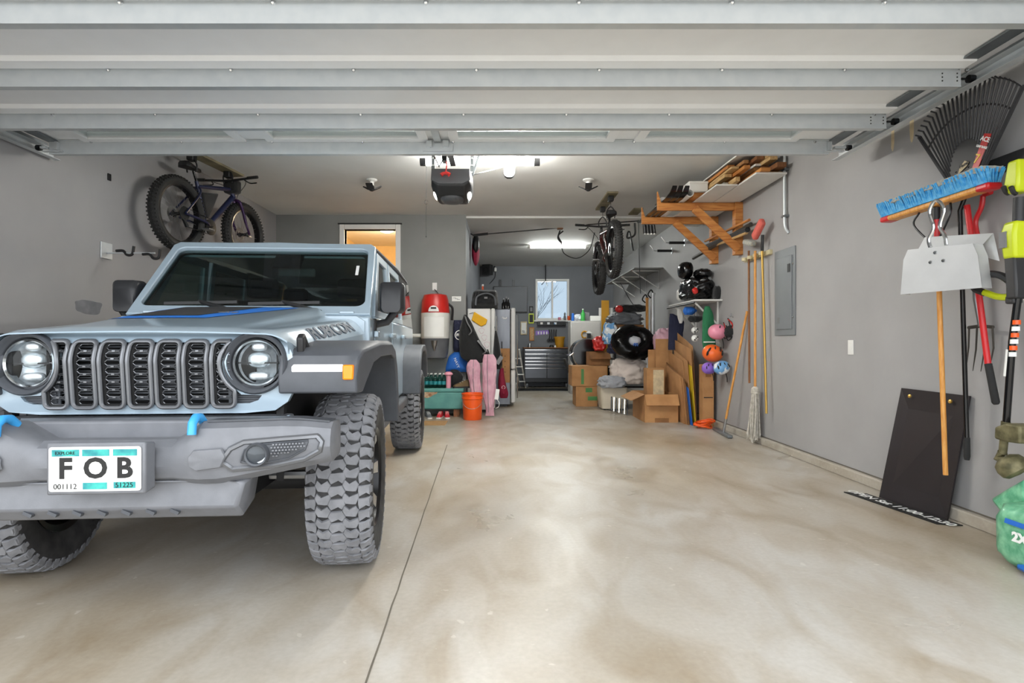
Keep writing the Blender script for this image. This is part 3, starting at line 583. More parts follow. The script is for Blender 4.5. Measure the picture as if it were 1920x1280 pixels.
# --- tub, doors, greenhouse, roof
def side(s):
    X0, X1 = .735, .705
    dr = []
    for k, (ya, yb) in enumerate(((.80, 1.66), (1.70, 2.46))):
        m = MB(); m.loft([[Vector((s*x, y, z)) for y, z in ((ya, .60), (yb, .60), (yb, 1.16), (yb, 1.245), (ya, 1.245), (ya, 1.16))] for x in (.66, X0)]); D = JB(m, 'door', 'body_paint', bev=.015)
        zt = 1.70; fr = [(ya+(.0 if k else .0), 1.245), (yb, 1.245), (yb-.02, zt), (ya+(.02 if k else .36), zt)]
        gi = [(ya+(.06 if k else .12), 1.285), (yb-.06, 1.285), (yb-.07, zt-.05), (ya+(.07 if k else .40), zt-.05)]
        u, v = Y_, Vector((-s*.085, 0, .996)).normalized()
        tz = lambda P_: [(p[0], (p[1]-1.245)/v.z) for p in P_]
        m = MB(); m.curve([tz(fr), tz(gi)], (s*.715, 0, 1.245), u, v, .03, .004); JB(m, 'window_surround', 'body_paint', D)
        JB(MB().prism(tz(gi), (s*.715, 0, 1.245), u, v, .004), 'side_glass', 'tint_glass' if not k else 'tint_dark', D)
        JB(MB().box((s*(X0+.022), yb-.14, 1.13), (.03, .17, .035)), 'door_handle', 'body_paint', D, bev=.01)
        for z in (.80, 1.13): JB(MB().box((s*(X0+.012), ya-.005, z), (.028, .09, .04)), 'door_hinge', 'body_paint', D, bev=.006)
    m = MB(); m.bb(min(s*.60, s*.73), max(s*.60, s*.73), .62, .79, .60, 1.235); JB(m, 'cowl_side', 'body_paint', bev=.012)
    m = MB(); m.bb(min(s*.60, s*.73), max(s*.60, s*.73), 2.47, 3.55, .90, 1.245); JB(m, 'rear_quarter', 'body_paint', bev=.015)
    m = MB(); v = Vector((-s*.085, 0, .996)); m.loft([[Vector((s*(.725-.085*(z-1.245)), y, z)) for y, z in ((2.47, 1.245), (3.55, 1.245), (3.5, 1.72), (2.47, 1.72))], [Vector((s*(.70-.085*(z-1.245)), y, z)) for y, z in ((2.47, 1.245), (3.55, 1.245), (3.5, 1.72), (2.47, 1.72))]]); JB(m, 'rear_side_glass', 'tint_dark')
    # sill and step
    m = MB(); m.bb(min(s*.60, s*.78), max(s*.60, s*.78), .62, 2.5, .50, .585); JB(m, 'rock_rail', 'flare_dark', bev=.02)
    # mirror
    mm = JB(MB().loft([[Vector((s*(.825+x), y, z)) for x, z in rrect(-.075*w, .085*w, 1.27+.01*(1-w), 1.27+.205*w, .03, 3)] for y, w in ((.83, .75), (.86, .98), (.95, 1), (.97, .96))]), 'side_mirror', 'mirror_black', smooth=50)
    JB(MB().tube([(s*.70, .84, 1.19), (s*.80, .86, 1.21), (s*.85, .88, 1.28)], [.03, .028, .03], 10, flat=.7), 'mirror_arm', 'black_plastic', mm)
    JB(MB().prism(rrect(-.07, .078, 1.285, 1.46, .025), (s*.825, .972, 0), X_, Z_, -.003), 'mirror_glass', 'chrome', mm)
    JB(MB().box((s*.72, .79, 1.17), (.05, .05, .12)), 'mirror_mount', 'black_plastic', mm, bev=.01)
mir(side)
m = MB(); rows = []
for y, w, z in ((1.16, .665, 1.725), (1.19, .66, 1.765), (1.4, .66, 1.79), (2.5, .66, 1.80), (3.4, .65, 1.79), (3.55, .64, 1.74)):
    rows.append([Vector((x*w, y, z+dz)) for x, dz in ((-1, -.06), (-1.0, -.02), (-.9, 0), (0, .012), (.9, 0), (1.0, -.02), (1, -.06))])
m.loft(rows); JB(m, 'roof', 'body_paint', smooth=45)
mir(lambda s: JB(MB().tube([(s*.672, 1.2, 1.735), (s*.672, 2.5, 1.765), (s*.66, 3.5, 1.75)], .014, 6), 'roof_gutter', 'flare_dark'))
JB(MB().bb(-.72, .72, 3.55, 3.62, .60, 1.245), 'tailgate', 'body_paint', bev=.02); JB(MB().bb(-.64, .64, 3.52, 3.54, 1.245, 1.74), 'rear_glass', 'tint_dark')
JB(MB().bb(-.68, .68, .86, 3.5, .55, .62), 'cabin_floor', 'inner_black'); JB(MB().bb(-.66, .66, .86, 1.12, .62, 1.20), 'dashboard', 'seat_dark', bev=.05)
for x, y in ((-.36, 1.75), (.36, 1.75), (-.36, 2.65), (.36, 2.65)):
    s = JB(MB().bb(x-.24, x+.24, y-.45, y+.1, .68, .86), 'seat', 'seat_dark', bev=.05); m = MB(); m.beam((x, y+.06, .85), (x, y+.2, 1.42), .46, .13, (0, 1, 0)); JB(m, 'seat_back', 'seat_dark', s, bev=.05)
    JB(MB().box((x, y+.22, 1.53), (.24, .09, .17)), 'headrest', 'seat_dark', s, bev=.04)
w = JB(MB().tube([Vector((.36+.18*math.cos(a), 1.24+.06*math.sin(a), 1.14+.17*math.sin(a))) for a in [2*math.pi*k/28 for k in range(28)]], .014, 8, True), 'steering_wheel', 'seat_dark'); JB(MB().box((.36, 1.25, 1.14), (.32, .03, .05)), 'wheel_spoke', 'seat_dark', w)
# --- wheels
def wheel(cx, cy, steer, s):
    Wm = Matrix.Translation((cx, cy, .41))@Matrix.Rotation(R(steer), 4, 'Z'); RT, hw = .408, .125
    def T(m): return m.xf(lambda v: Wm@v)
    m = MB(); pr = [(.23, -.11), (.25, -.128), (.30, -.142), (.345, -.142), (.378, -.132), (.394, -.115), (.397, -.06), (.398, 0), (.397, .06), (.394, .115), (.378, .132), (.345, .142), (.30, .142), (.25, .128), (.23, .11)]
    m.ring(pr, (0, 0, 0), (1, 0, 0), 64); wh = JB(T(m), 'tyre', 'tyre_side')
    m = MB(); N = 46; r2 = random.Random(3)
    def pt(a, x, h):
        ax = abs(x); r = RT-.004*(ax/hw)**2-(.0 if ax < .11 else (ax-.11)*.75)+h; return Vector((x, r*math.cos(a), r*math.sin(a)))
    cols = [(-.140, -.088), (-.084, -.034), (-.030, .027), (.031, .084), (.088, .140)]
    for i in range(N):
        for j, (xa, xb) in enumerate(cols):
            da = 2*math.pi/N; a0 = da*(i+.5*(j % 2)); g = .09; zz = .012*(1 if (i+j) % 2 else -1); k = .17*da*(1 if j % 2 else -1)
            pol = [(a0+da*g, xa), (a0+da*(g+.16)+k, (xa+xb)/2-.006), (a0+da*g+k*.4, xb+(zz if j < 4 and j > 0 else 0)*.5), (a0+da*(.52), xb+(.009 if j not in (0, 4) else .0)), (a0+da*(1-g*.4)+k*.4, xb-.004), (a0+da*(.86)+k, (xa+xb)/2+.008), (a0+da*(1-g*.5), xa+.004), (a0+da*.5, xa-(.009 if j not in (0, 4) else 0))]
            c = (sum(p[0] for p in pol)/8, sum(p[1] for p in pol)/8); lo = [pt(a, x, -.016) for a, x in pol]; md = [pt(a, x, -.002) for a, x in pol]; hi = [pt(c[0]+(a-c[0])*.90, c[1]+(x-c[1])*.90, .002) for a, x in pol]
            m.loft([lo, md, hi])
        for sd in (-1, 1):
            a0 = 2*math.pi/N*(i+.2); d = 2*math.pi/N*.55
            m.add([Vector((sd*x, r*math.cos(a), r*math.sin(a))) for r, x in ((.392, .134), (.355, .1445)) for a in (a0, a0+d*(.6 if i % 2 else 1))]+[Vector((sd*(x-.006), r*math.cos(a), r*math.sin(a))) for r, x in ((.392, .134), (.355, .1445)) for a in (a0, a0+d)], [(0, 1, 3, 2), (0, 4, 5, 1), (2, 3, 7, 6), (0, 2, 6, 4), (1, 5, 7, 3)])
    JB(T(m), 'tread', 'tyre_tread', wh, smooth=30, stuff=True)
    m = MB(); m.ring([(.245, s*.12), (.235, s*.13), (.22, s*.118), (.205, s*.05), (.205, -s*.11), (.235, -s*.12)], (0, 0, 0), (1, 0, 0), 48); m.lathe([(.205, s*.02), (.1, s*.03), (.0, s*.03)], (0, 0, 0), (1, 0, 0), 32); rm = JB(T(m), 'rim', 'rim_black', wh)
    for k in range(7):
        a = 2*math.pi*k/7; m = MB(); e = Vector((0, math.cos(a), math.sin(a))); t = Vector((0, -math.sin(a), math.cos(a)))
        m.loft([[e*r+t*q*w+X_*s*x for q, x in ((-1, xo), (-1, xo-.02), (1, xo-.02), (1, xo))] for r, w, xo in ((.06, .028, .075), (.13, .024, .085), (.218, .036, .115))]); JB(T(m), 'spoke', 'rim_silver', rm, bev=.004)
    JB(T(MB().lathe([(.06, s*.03), (.06, s*.085), (.04, s*.10), (0, s*.102)], (0, 0, 0), (1, 0, 0), 20)), 'hub_cap', 'rim_black', rm)
    if s: 
        m = MB(); txtr = .318
        m.text('ALL TERRAIN', (0, 0, 0), X_, Y_, .05, .004, fn=lambda p: Wm@Vector((-s*(.1435-p.z), (txtr+p.y)*math.sin(p.x/txtr+2.2), (txtr+p.y)*math.cos(p.x/txtr+2.2)*1)))
        JB(m, 'sidewall_lettering', 'tyre_side', wh)
wheel(.735, 0, 3, 1); wheel(-.735, 0, 3, -1); wheel(.735, 2.97, 0, 1); wheel(-.735, 2.97, 0, -1)
# --- fender flares
def flare(s):
    po = [(-.49, .865), (-.50, .93), (-.47, 1.02), (-.42, 1.052), (-.15, 1.085), (.30, 1.085), (.45, 1.045), (.55, .93), (.61, .76), (.635, .60)]
    pi = [(.585, .60), (.555, .75), (.50, .89), (.42, .985), (.28, 1.02), (-.12, 1.02), (-.32, .985), (-.40, .90), (-.43, .865)]
    def xo(y, z): return .905-(.05*max(0, (-.30-y)/.2))
    m = MB(); q = po+pi; rings = []
    for x in (.54, .80, .88, 1.0): rings.append([Vector((s*(xo(y, z) if x == 1.0 else min(x, xo(y, z)-.02)), y, z-(.014 if x == 1.0 and z > 1.0 else 0))) for y, z in q])
    m.loft(rings); f = JB(m, 'fender_flare', 'flare_dark', bev=.008)
    y = -.515; x0, x1 = (.595, .80)
    lm = JB(MB().prism([(.592, .918), (.592, .975), (.60, .985), (.80, .985), (.80, .925), (.79, .918)], (0, -.492, 0), X_*s, Z_, -.022*s if s > 0 else -.022), 'running_light', 'drl_white', f, bev=.004)
    am = JB(MB().loft([[Vector((s*x, yy, z)) for yy, z in ((-.512, .922), (-.512, .983), (-.44, .983), (-.44, .922))] for x in (.802, .845)]), 'turn_signal', 'amber', f, bev=.006)
    m = MB(); m.prism([(-.45, .5), (-.40, .86), (-.30, .99), (.28, 1.01), (.45, .92), (.54, .75), (.58, .5), (.60, .5), (.60, 1.04), (-.45, 1.04)], (s*.52, 0, 0), Y_, Z_, .03*s); JB(m, 'wheel_liner', 'inner_black')
    po = [(2.42, .60), (2.45, .78), (2.52, .93), (2.62, 1.02), (2.80, 1.06), (3.15, 1.06), (3.35, 1.0), (3.46, .88), (3.52, .70)]
    pi = [(3.46, .70), (3.41, .86), (3.31, .95), (3.14, .99), (2.82, .99), (2.66, .96), (2.58, .89), (2.51, .77), (2.48, .60)]
    m = MB(); m.loft([[Vector((s*x, y, z)) for y, z in po+pi] for x in (.66, .86, .90)]); JB(m, 'rear_fender_flare', 'flare_dark', bev=.012)
mir(flare)
m = MB(); m.bb(-.60, .60, 2.35, 3.5, .56, .95); JB(m, 'rear_underbody', 'inner_black')
for y in (0, 2.97): JB(MB().tube([(-.62, y, .40), (.62, y, .40)], .045, 12), 'axle', 'inner_black')
JB(MB().tube([(.05, -.20, .47), (.42, -.16, .46), (.62, -.12, .45)], .022, 8), 'steering_rod', 'steel')
# --- bumper
def bump_ring(x, k):
    e = max(0, abs(x)-.30); sw = .10*(e/.5)**1.5*1.0
    up = max(0, min(1, (abs(x)-.235)/.11))          # raised shoulders beside the plate
    tip = max(0, (abs(x)-.66)/.14)
    zt = .715+.07*up-.02*tip; zb = .555+.06*max(0, (abs(x)-.42)/.38); yf = -.765+.035*(1-up)+sw
    mid = (zt+zb)/2
    return [Vector((x, yf+.16, zt-.005)), Vector((x, yf+.05, zt)), Vector((x, yf+.012, zt-.022)), Vector((x, yf, zt-.05)), Vector((x, yf-.008, mid-.01)), Vector((x, yf+.012, zb+.025)), Vector((x, yf+.05, zb)), Vector((x, yf+.16, zb+.01))]
m = MB(); xs = [-.80, -.79, -.76, -.70, -.62, -.54, -.46, -.40, -.345, -.29, -.235, -.15, -.05, .05, .15, .235, .29, .345, .40, .46, .54, .62, .70, .76, .79, .80]; rr = [bump_ring(x, 0) for x in xs]
for i in (0, -1):
    c = sum(rr[i], Vector())/8; rr[i] = [c+(p-c)*.72 for p in rr[i]]
m.loft(rr); BP = JB(m, 'bumper', 'trim_grey', smooth=32)
# darker top pads
def pad(s):
    m = MB(); m.grid(lambda u, v: bump_ring(s*(.36+.42*u), 0)[1]+Vector((0, -.01+.10*v, .004-.004*v)), 12, 2, .006); JB(m, 'bumper_top_pad', 'flare_dark', BP)
    # recessed lamp pod
    def onb(x, z):
        r = bump_ring(x, 0); ys = [(p.z, p.y) for p in r[2:6]]; ys.sort()
        for (za, ya), (zb_, yb) in zip(ys, ys[1:]):
            if za <= z <= zb_: return ya+(yb-ya)*(z-za)/(zb_-za)
        return ys[0][1] if z < ys[0][0] else ys[-1][1]
    def lift(m, off): return m.xf(lambda v: (s*v.x, onb(v.x, v.z)-off-v.y, v.z))
    pod = [(.425, .645), (.455, .69), (.50, .712), (.62, .718), (.745, .722), (.762, .70), (.755, .665), (.70, .635), (.60, .618), (.46, .612)]
    def dens(p, n=5): return [(a[0]+(b[0]-a[0])*k/n, a[1]+(b[1]-a[1])*k/n) for a, b in zip(p, p[1:]+p[:1]) for k in range(n)]
    m = MB(); m.tube([Vector((x, 0, z)) for x, z in dens([(x, z) for x, z in pod])], .010, 6, True); JB(lift(m, .002), 'pod_ring', 'slot_ring', BP)
    ins = [(.49, .64), (.505, .685), (.54, .702), (.63, .705), (.715, .708), (.705, .675), (.65, .645), (.56, .630)]
    ci = (sum(p[0] for p in ins)/8, sum(p[1] for p in ins)/8)
    m = MB(); d = dens(ins); m.add([(x, .006, z) for x, z in d]+[(ci[0], .006, ci[1])], [(k, (k+1) % len(d), len(d)) for k in range(len(d))]); JB(lift(m, .0), 'pod_face', 'flare_dark', BP)
    m = MB(); m.tube([Vector((x, 0, z)) for x, z in d], .004, 5, True); JB(lift(m, .006), 'pod_inner_ring', 'flare_dark', BP)
    m = MB()
    for a in range(11):
        for b in range(6):
            x = .592+a*.011+(b % 2)*.005; z = .645+b*.0105
            if z < .632+(x-.55)*.35 or x > .705: continue
            m.bb(x, x+.007, .008, .016, z, z+.005)
    JB(lift(m, 0), 'pod_mesh', 'trim_grey', BP, stuff=True)
    c = Vector((s*.545, onb(.545, .665)-.012, .667)); fl = JB(MB().ring([(.043, 0), (.040, -.012), (.034, -.008), (.033, .02), (.043, .02)], c, (0, 1, 0), 28), 'fog_light', 'flare_dark', BP)
    JB(MB().lathe([(.034, .012), (.02, .02), (0, .022)], c, (0, 1, 0), 20, cap=False), 'fog_reflector', 'fog_silver', fl); JB(MB().lathe([(.034, -.004), (.02, -.012), (0, -.014)], c, (0, 1, 0), 20, cap=False), 'fog_lens', 'lens_glass', fl)
    cov = [(.315, .63), (.315, .665), (.335, .69), (.43, .695), (.445, .665), (.425, .625), (.34, .615)]
    m = MB(); d2 = dens(cov, 3); cc = (.38, .655); m.add([(x, .008, z) for x, z in d2]+[(cc[0]+(x-cc[0])*.94, .014, cc[1]+(z-cc[1])*.94) for x, z in d2]+[(cc[0], .014, cc[1])], [(k, (k+1) % len(d2), len(d2)+(k+1) % len(d2), len(d2)+k) for k in range(len(d2))]+[(len(d2)+k, len(d2)+(k+1) % len(d2), 2*len(d2)) for k in range(len(d2))]); JB(lift(m, 0), 'end_cover', 'trim_grey', BP)
    hk = JB(MB().tube([(s*.33, -.68, .775), (s*.33, -.71, .80), (s*.33, -.745, .803), (s*.33, -.77, .785), (s*.33, -.775, .745)], .0155, 10), 'tow_hook', 'blue_tow', BP)
mir(pad)
m = MB()                                         # lower skid
m.loft([[Vector((x, y, z)) for x, z in ((-w, zt), (-w*.94, zb), (w*.94, zb), (w, zt))] for y, w, zt, zb in ((-.70, .40, .575, .515), (-.715, .49, .56, .47), (-.67, .50, .57, .42), (-.40, .44, .57, .41))]); JB(m, 'skid_plate', 'trim_grey', bev=.012)
for k in range(7): JB(MB().box((-.27+k*.085, -.705, .455), (.032, .02, .012), rotm(0, 25, 0)), 'skid_slot', 'flare_dark')
m = MB(); m.bb(-.58, .58, -.60, -.40, .66, .775); JB(m, 'bumper_filler', 'trim_grey', bev=.01)
# plate
pc = Vector((.02, -.80, .635)); pf = JB(MB().loft([[pc+Vector((x*w, y, z*w2)) for x, z in ((-.165, -.092), (.165, -.092), (.165, .092), (-.165, .092))] for y, w, w2 in ((.06, 1.03, .9), (0, 1, 1))]), 'plate_holder', 'trim_grey', BP, bev=.008)
pl = JB(MB().prism(rrect(-.153, .153, -.077, .077, .01), pc+Vector((0, -.002, 0)), X_, Z_, .003), 'licence_plate', 'print_white', BP)
for x0, x1, z0, z1 in ((-.142, -.052, .045, .068), (-.042, .048, .045, .068), (.06, .14, .045, .068), (-.04, .04, -.070, -.047), (.062, .135, -.068, -.046)): JB(MB().bb(pc.x+x0, pc.x+x1, pc.y-.0062, pc.y-.005, pc.z+z0, pc.z+z1), 'plate_band', 'teal_print', pl)
m = MB()
for x, t in ((-.098, 'F'), (.002, 'O'), (.098, 'B')):
    m.text(t, pc+Vector((x, -.0065, .0)), X_, Z_, .098, .0015, bold=.003)
m.text('001112', pc+Vector((-.098, -.0065, -.06)), X_, Z_, .026, .001); m.text('51225', pc+Vector((.098, -.0072, -.057)), X_, Z_, .024, .001); m.text('EXPLORE', pc+Vector((-.098, -.0072, .056)), X_, Z_, .016, .001)
JB(m, 'plate_lettering', 'print_black', pl)
# ================================================================ HANGING FAT BIKES
def bike(name, label, rear, heading, pitch, c1, c2, acc, bag):
    rear = Vector(rear); Rm = Matrix.Rotation(R(90-heading), 4, 'Z')@Matrix.Rotation(R(pitch), 4, 'Y'); WMx = Matrix.Translation(rear)@Rm
    B = thing(name, label, 'bicycle', rear); T = lambda m: m.xf(lambda v: WMx@v)
    def wheel(ox, oz):
        c = Vector((ox, 0, oz)); m = MB(); pr = [(.285+.0, -.03), (.30, -.045), (.33, -.052), (.355, -.04), (.368, -.015), (.368, .015), (.355, .04), (.33, .052), (.30, .045), (.285, .03)]
        m.ring(pr, c, (0, 1, 0), 48); t = T(m).build('tyre', 'rubber', B)
        m = MB()
        for i in range(60):
            a = 2*math.pi*i/60
            for y, r in ((-.042, .352), (-.014, .368), (.014, .368), (.042, .352)):
                aa = a+(.05 if y in (-.014, .042) else 0); d = Vector((math.cos(aa), 0, math.sin(aa))); e = Vector((-math.sin(aa), 0, math.cos(aa)))
                p = c+d*(r+.003)+Y_*y; m.box(p, (.010, .018, .014), Matrix((d, Y_, e)).transposed())
        T(m).build('knobs', 'rubber', t, stuff=True)
        m = MB(); m.ring([(.288, -.034), (.272, -.03), (.268, 0), (.272, .03), (.288, .034)], c, (0, 1, 0), 40); rm = T(m).build('rim', c2, t)
        m = MB()
        for i in range(28):
            a = 2*math.pi*i/28; a2 = a+(.35 if i % 2 else -.35); s = .035 if (i//2) % 2 else -.035
            m.tube([c+Vector((.025*math.cos(a2), s, .025*math.sin(a2))), c+Vector((.27*math.cos(a), 0, .27*math.sin(a)))], .0014, 4)
        T(m).build('spokes', 'steel', rm, stuff=True)
        T(MB().lathe([(.02, -.065), (.03, -.05), (.018, -.03), (.018, .03), (.03, .05), (.02, .065)], c, (0, 1, 0), 14)).build('hub', 'black_plastic', rm)
        T(MB().ring([(.08, .052), (.055, .052), (.055, .055), (.08, .055)], c, (0, 1, 0), 24)).build('brake_disc', 'steel', rm)
    wheel(0, 0); wheel(1.10, 0)
    bb_, st, ht, hb = Vector((.43, 0, -.05)), Vector((.27, 0, .40)), Vector((.86, 0, .50)), Vector((.90, 0, .38))
    m = MB(); m.tube([bb_, st], .019, 10); m.tube([bb_, hb+Vector((-.02, 0, 0))], [.03, .032], 12); m.tube([st+Vector((.02, 0, -.05)), ht+Vector((0, 0, -.03))], [.02, .024], 10); m.tube([hb, ht], .027, 12)
    for s in (-1, 1):
        m.tube(bez([bb_+Vector((0, s*.03, 0)), Vector((.33, s*.075, -.02)), Vector((.0, s*.085, 0))], 5), .013, 8); m.tube(bez([st+Vector((.02, s*.01, -.05)), Vector((.25, s*.06, .26)), Vector((0, s*.085, 0))], 5), .010, 8)
    T(m).build('frame', c1, B)
    m = MB(); m.tube([hb, hb+Vector((.012, 0, -.05))], .024, 10)
    for s in (-1, 1): m.tube(bez([hb+Vector((.01, 0, -.02)), hb+Vector((.02, s*.075, -.06)), Vector((1.03, s*.08, .1)), Vector((1.10, s*.075, 0))], 6), [.02]*6+[.018]*6+[.014]*7, 8)
    T(m).build('fork', acc, B)
    m = MB(); m.tube([st, Vector((.225, 0, .49))], .0135, 8); T(m).build('seat_post', 'black_gloss', B)
    m = MB(); m.loft([[Vector((x, y*w, .515+z*h+.0)) for y, z in ((-1, -.5), (-1, .3), (-.6, .8), (.6, .8), (1, .3), (1, -.5))] for x, w, h in ((.06, .045, .04), (.09, .07, .05), (.17, .055, .04), (.25, .022, .035), (.33, .015, .03))]); T(m).build('saddle', 'black_plastic', B, bev=.006)
    hx, hz = .80, .555
    m = MB(); m.tube([ht, ht+Vector((-.01, 0, .05)), Vector((hx+.0, 0, hz))], .019, 8); m.tube(bez([(hx-.05, -.39, hz+.01), (hx-.02, -.2, hz+.005), (hx, 0, hz), (hx-.02, .2, hz+.005), (hx-.05, .39, hz+.01)], 5), .0135, 8); hb_ = T(m).build('handlebar', 'black_plastic', B)
    for s in (-1, 1):
        T(MB().tube([(hx-.05, s*.39, hz+.01), (hx-.035, s*.26, hz+.008)], .018, 8)).build('grip', 'rubber', hb_); T(MB().tube(bez([(hx+.0, s*.20, hz), (hx+.06, s*.23, hz-.02), (hx+.03, s*.33, hz-.03)], 5), .007, 6)).build('brake_lever', 'black_gloss', hb_)
        T(MB().tube(bez([(hx+.03, s*.2, hz), (hx+.13, s*.12, hz-.03), (hx+.12, s*.03, hz-.16), (.95, s*.05, .3)], 6), .004, 5)).build('brake_hose', 'black_plastic', hb_)
    if bag:
        T(MB().box((hx+.08, 0, hz-.05), (.12, .17, .16))).build('handlebar_bag', 'black_cloth', B, bev=.03); T(MB().prism([(.33, .30), (.62, .36), (.45, .05), (.40, .05)], (0, -.025, 0), X_, Z_, -.05)).build('frame_bag', 'black_cloth', B, bev=.02)
    T(MB().lathe([(.085, .045), (.085, .055), (.03, .06)], bb_, (0, -1, 0), 24)).build('chainring', 'dark_metal', B)
    for s, a in ((-1, 200), (1, 20)):
        e = bb_+Vector((.17*math.cos(R(a)), 0, .17*math.sin(R(a)))); k = T(MB().tube([bb_+Y_*s*.075, e+Y_*s*.085], .012, 8, flat=.6)).build('crank', 'dark_metal', B); T(MB().box(e+Y_*s*.135, (.09, .09, .018))).build('pedal', 'steel', k, bev=.004)
    T(MB().lathe([(.07, -.075), (.06, -.06), (.045, -.045), (.03, -.035)], (0, 0, 0), (0, 1, 0), 20)).build('cassette', 'dark_metal', B)
    m = MB(); m.tube([(0, -.06, .07), (.43, -.05, .035)], .004, 5); m.tube([(.05, -.06, -.12), (.43, -.05, -.13)], .004, 5); m.tube([(0, -.06, -.05), (.05, -.06, -.12)], .02, 6); T(m).build('chain', 'dark_metal', B, stuff=True)
    return WMx
plain('bike_purple', '#3a2148', .25, .3); plain('bike_navy', '#232a4a', .3, .3); plain('bike_black', '#1c1a1b', .35, .3, c2='#5a1f1c', sc=9); plain('bike_fork_grey', '#3a3a3d', .3, .3)
WB1 = bike('fat_bike', 'dark purple fat-tyre bicycle hung from the ceiling above the car', (-3.22, 5.6, 2.36), 8, 0, 'bike_navy', 'rim_black', 'bike_purple', True)
WB2 = bike('fat_bike', 'black and red fat-tyre bicycle hung nose-away below the rear ceiling', (1.43, 7.25, 2.28), 0, 6, 'bike_black', 'rim_black', 'bike_fork_grey', False)
plain('hoist_board', '#8d8468', .7, c2='#6e6650')
def hoist(M, label, zc):
    T = thing('bike_hoist', label, 'bike hoist', (M@Vector((.5, 0, .6))).xy.to_3d()+Z_*(zc-.05))
    a, b = M@Vector((.05, 0, 0)), M@Vector((1.0, 0, 0)); m = MB(); m.beam((a.x, a.y, zc-.012), (b.x, b.y, zc-.012), .14, .024); m.build('board', 'hoist_board', T)
    for lx, tz in ((.20, .48), (.80, .54)):
        for dy in (-.0,):
            p = M@Vector((lx, 0, 0)); q = M@Vector((lx, 0, tz)); MB().box((p.x, p.y, zc-.06), (.07, .09, .07)).build('pulley', 'black_plastic', T, bev=.01)
            MB().tube([(p.x, p.y, zc-.09), (p.x, p.y, q.z+.14)], .004, 5).build('rope', 'black_plastic', T)
            h = M.to_3x3()@Y_; m = MB(); k = Vector((p.x, p.y, q.z+.14)); m.tube(bez([k-h*.05+Z_*-.15, k-h*.055+Z_*-.07, k, k+h*.055+Z_*-.07, k+h*.05+Z_*-.15], 4), .008, 6); m.build('hook', 'black_plastic', T)
hoist(WB1, 'board and pulley hoist holding the purple bicycle on the left', ZC); hoist(WB2, 'board and pulley hoist holding the black and red bicycle', ZC)
# padded wall hook on the left wall
a = P(198, 470, XL*F/(198-VX)); T = thing('padded_wall_hook', 'metal wall bracket with two black padded hooks above the car mirror', 'wall hook', a)
MB().bb(XL, XL+.012, a.y-.07, a.y+.07, a.z-.07, a.z+.07).build('plate', 'galv', T, bev=.003)
q0 = Vector((XL+.012, a.y, a.z-.02)); MB().tube([q0, q0+X_*.42], .007, 8).build('rod', 'galv', T)
for dx, dz in ((.10, .02), (.33, -.01)):
    k = q0+X_*dx+Z_*dz; MB().tube(bez([k-X_*.02, k+X_*.04, k+X_*.075-Z_*.035, k+X_*.12-Z_*.03, k+X_*.135+Z_*.04], 5), .012, 8).build('hook', 'black_plastic', T)
a = P(204, 332, XL*F/(204-VX)); solo(MB().bb(XL, XL+.01, a.y-.02, a.y+.02, a.z-.03, a.z+.03), 'wall_clip', 'dark_metal', 'small dark metal clip high on the left wall', 'clip', bev=.003)
# ================================================================ LEFT GROUP BY THE MIDDLE WALL
mat('vac_grey', '#63666b', .4); mat('vac_white', '#dcdcd6', .4, var=.05); mat('teal_metal', '#5f9a93', .5, c2='#4f8a85', sc=6, bump=.05); mat('rust', '#8a5a38', .9, c2='#c9b59a', sc=18)
plain('pink_cloth', '#d9aebb', .85, c2='#c795a6', sc=7, bump=.35, bsc=16); plain('pink_plastic', '#e79fb0', .4); plain('navy_cloth', '#23263f', .9, bump=.3, bsc=18); plain('blue_cloth', '#1d62b8', .75, bump=.3, bsc=16); plain('maroon_cloth', '#9c1f3f', .8, bump=.3, bsc=18); plain('yellow_cloth', '#eeb41c', .75, bump=.25, bsc=14); plain('shoe_brown', '#6a5638', .8); plain('sneaker_red', '#b9202c', .7)
plain('enamel_white', '#e2e1de', .35, var=.05, sc=3); mat('stainless', '#75777b', .34, .85, '#5f6166', sc=4, stretch=(1, 1, .2)); plain('mat_tan', '#a88458', .9); plain('bin_clear', '#b9bcb9', .35)
# central vacuum
a, b = P(793, 553, YM), P(845, 672, YM); cx = (a.x+b.x)/2; w = (b.x-a.x)/2; yv = YM-.19; z1, z0 = a.z, b.z; h = z1-z0
V = thing('central_vacuum', 'red white and grey canister vacuum mounted on the middle wall', 'vacuum', (cx, YM-.01, z0))
def can(n, pr, mt): return MB().lathe(pr, (cx, yv, z0), n=32).build(n, mt, V)
can('dust_bucket', [(w*.6, 0), (w*.82, .02), (w*.92, h*.1), (w*.98, h*.31), (w, h*.315)], 'vac_grey'); can('body', [(w*.97, h*.31), (w, h*.32), (w, h*.70), (w*.98, h*.71)], 'vac_white'); can('motor_cap', [(w*.99, h*.70), (w*1.0, h*.72), (w*.93, h*.90), (w*.8, h*.98), (w*.4, h)], 'red_plastic')
MB().box((cx, YM-.015, z0+h*.55), (.2, .03, .5)).build('mount', 'galv', V)
m = MB(); m.grid(lambda u, v: (cx+w*1.01*math.sin((u-.5)*1.5), yv-w*1.01*math.cos((u-.5)*1.5), z0+h*(.34+.30*v)), 10, 2); m.build('label_panel', 'print_white', V)
m = MB(); m.prism(arc((0, 0), .075, 0, 180, 10)+[(-.075, -.01), (.075, -.01)], (cx, yv-w*.98, z0+h*.73), X_, Z_, .012); m.build('badge', 'print_white', V); MB().box((cx, yv-w*1.02, z0+h*.77), (.08, .02, .025)).build('badge_window', 'print_black', V)
MB().lathe([(.05, .03), (.035, -.04), (.008, -.12)], (cx+.01, yv-w*.95, z0+h*.25), n=14).build('latch', 'steel', V)
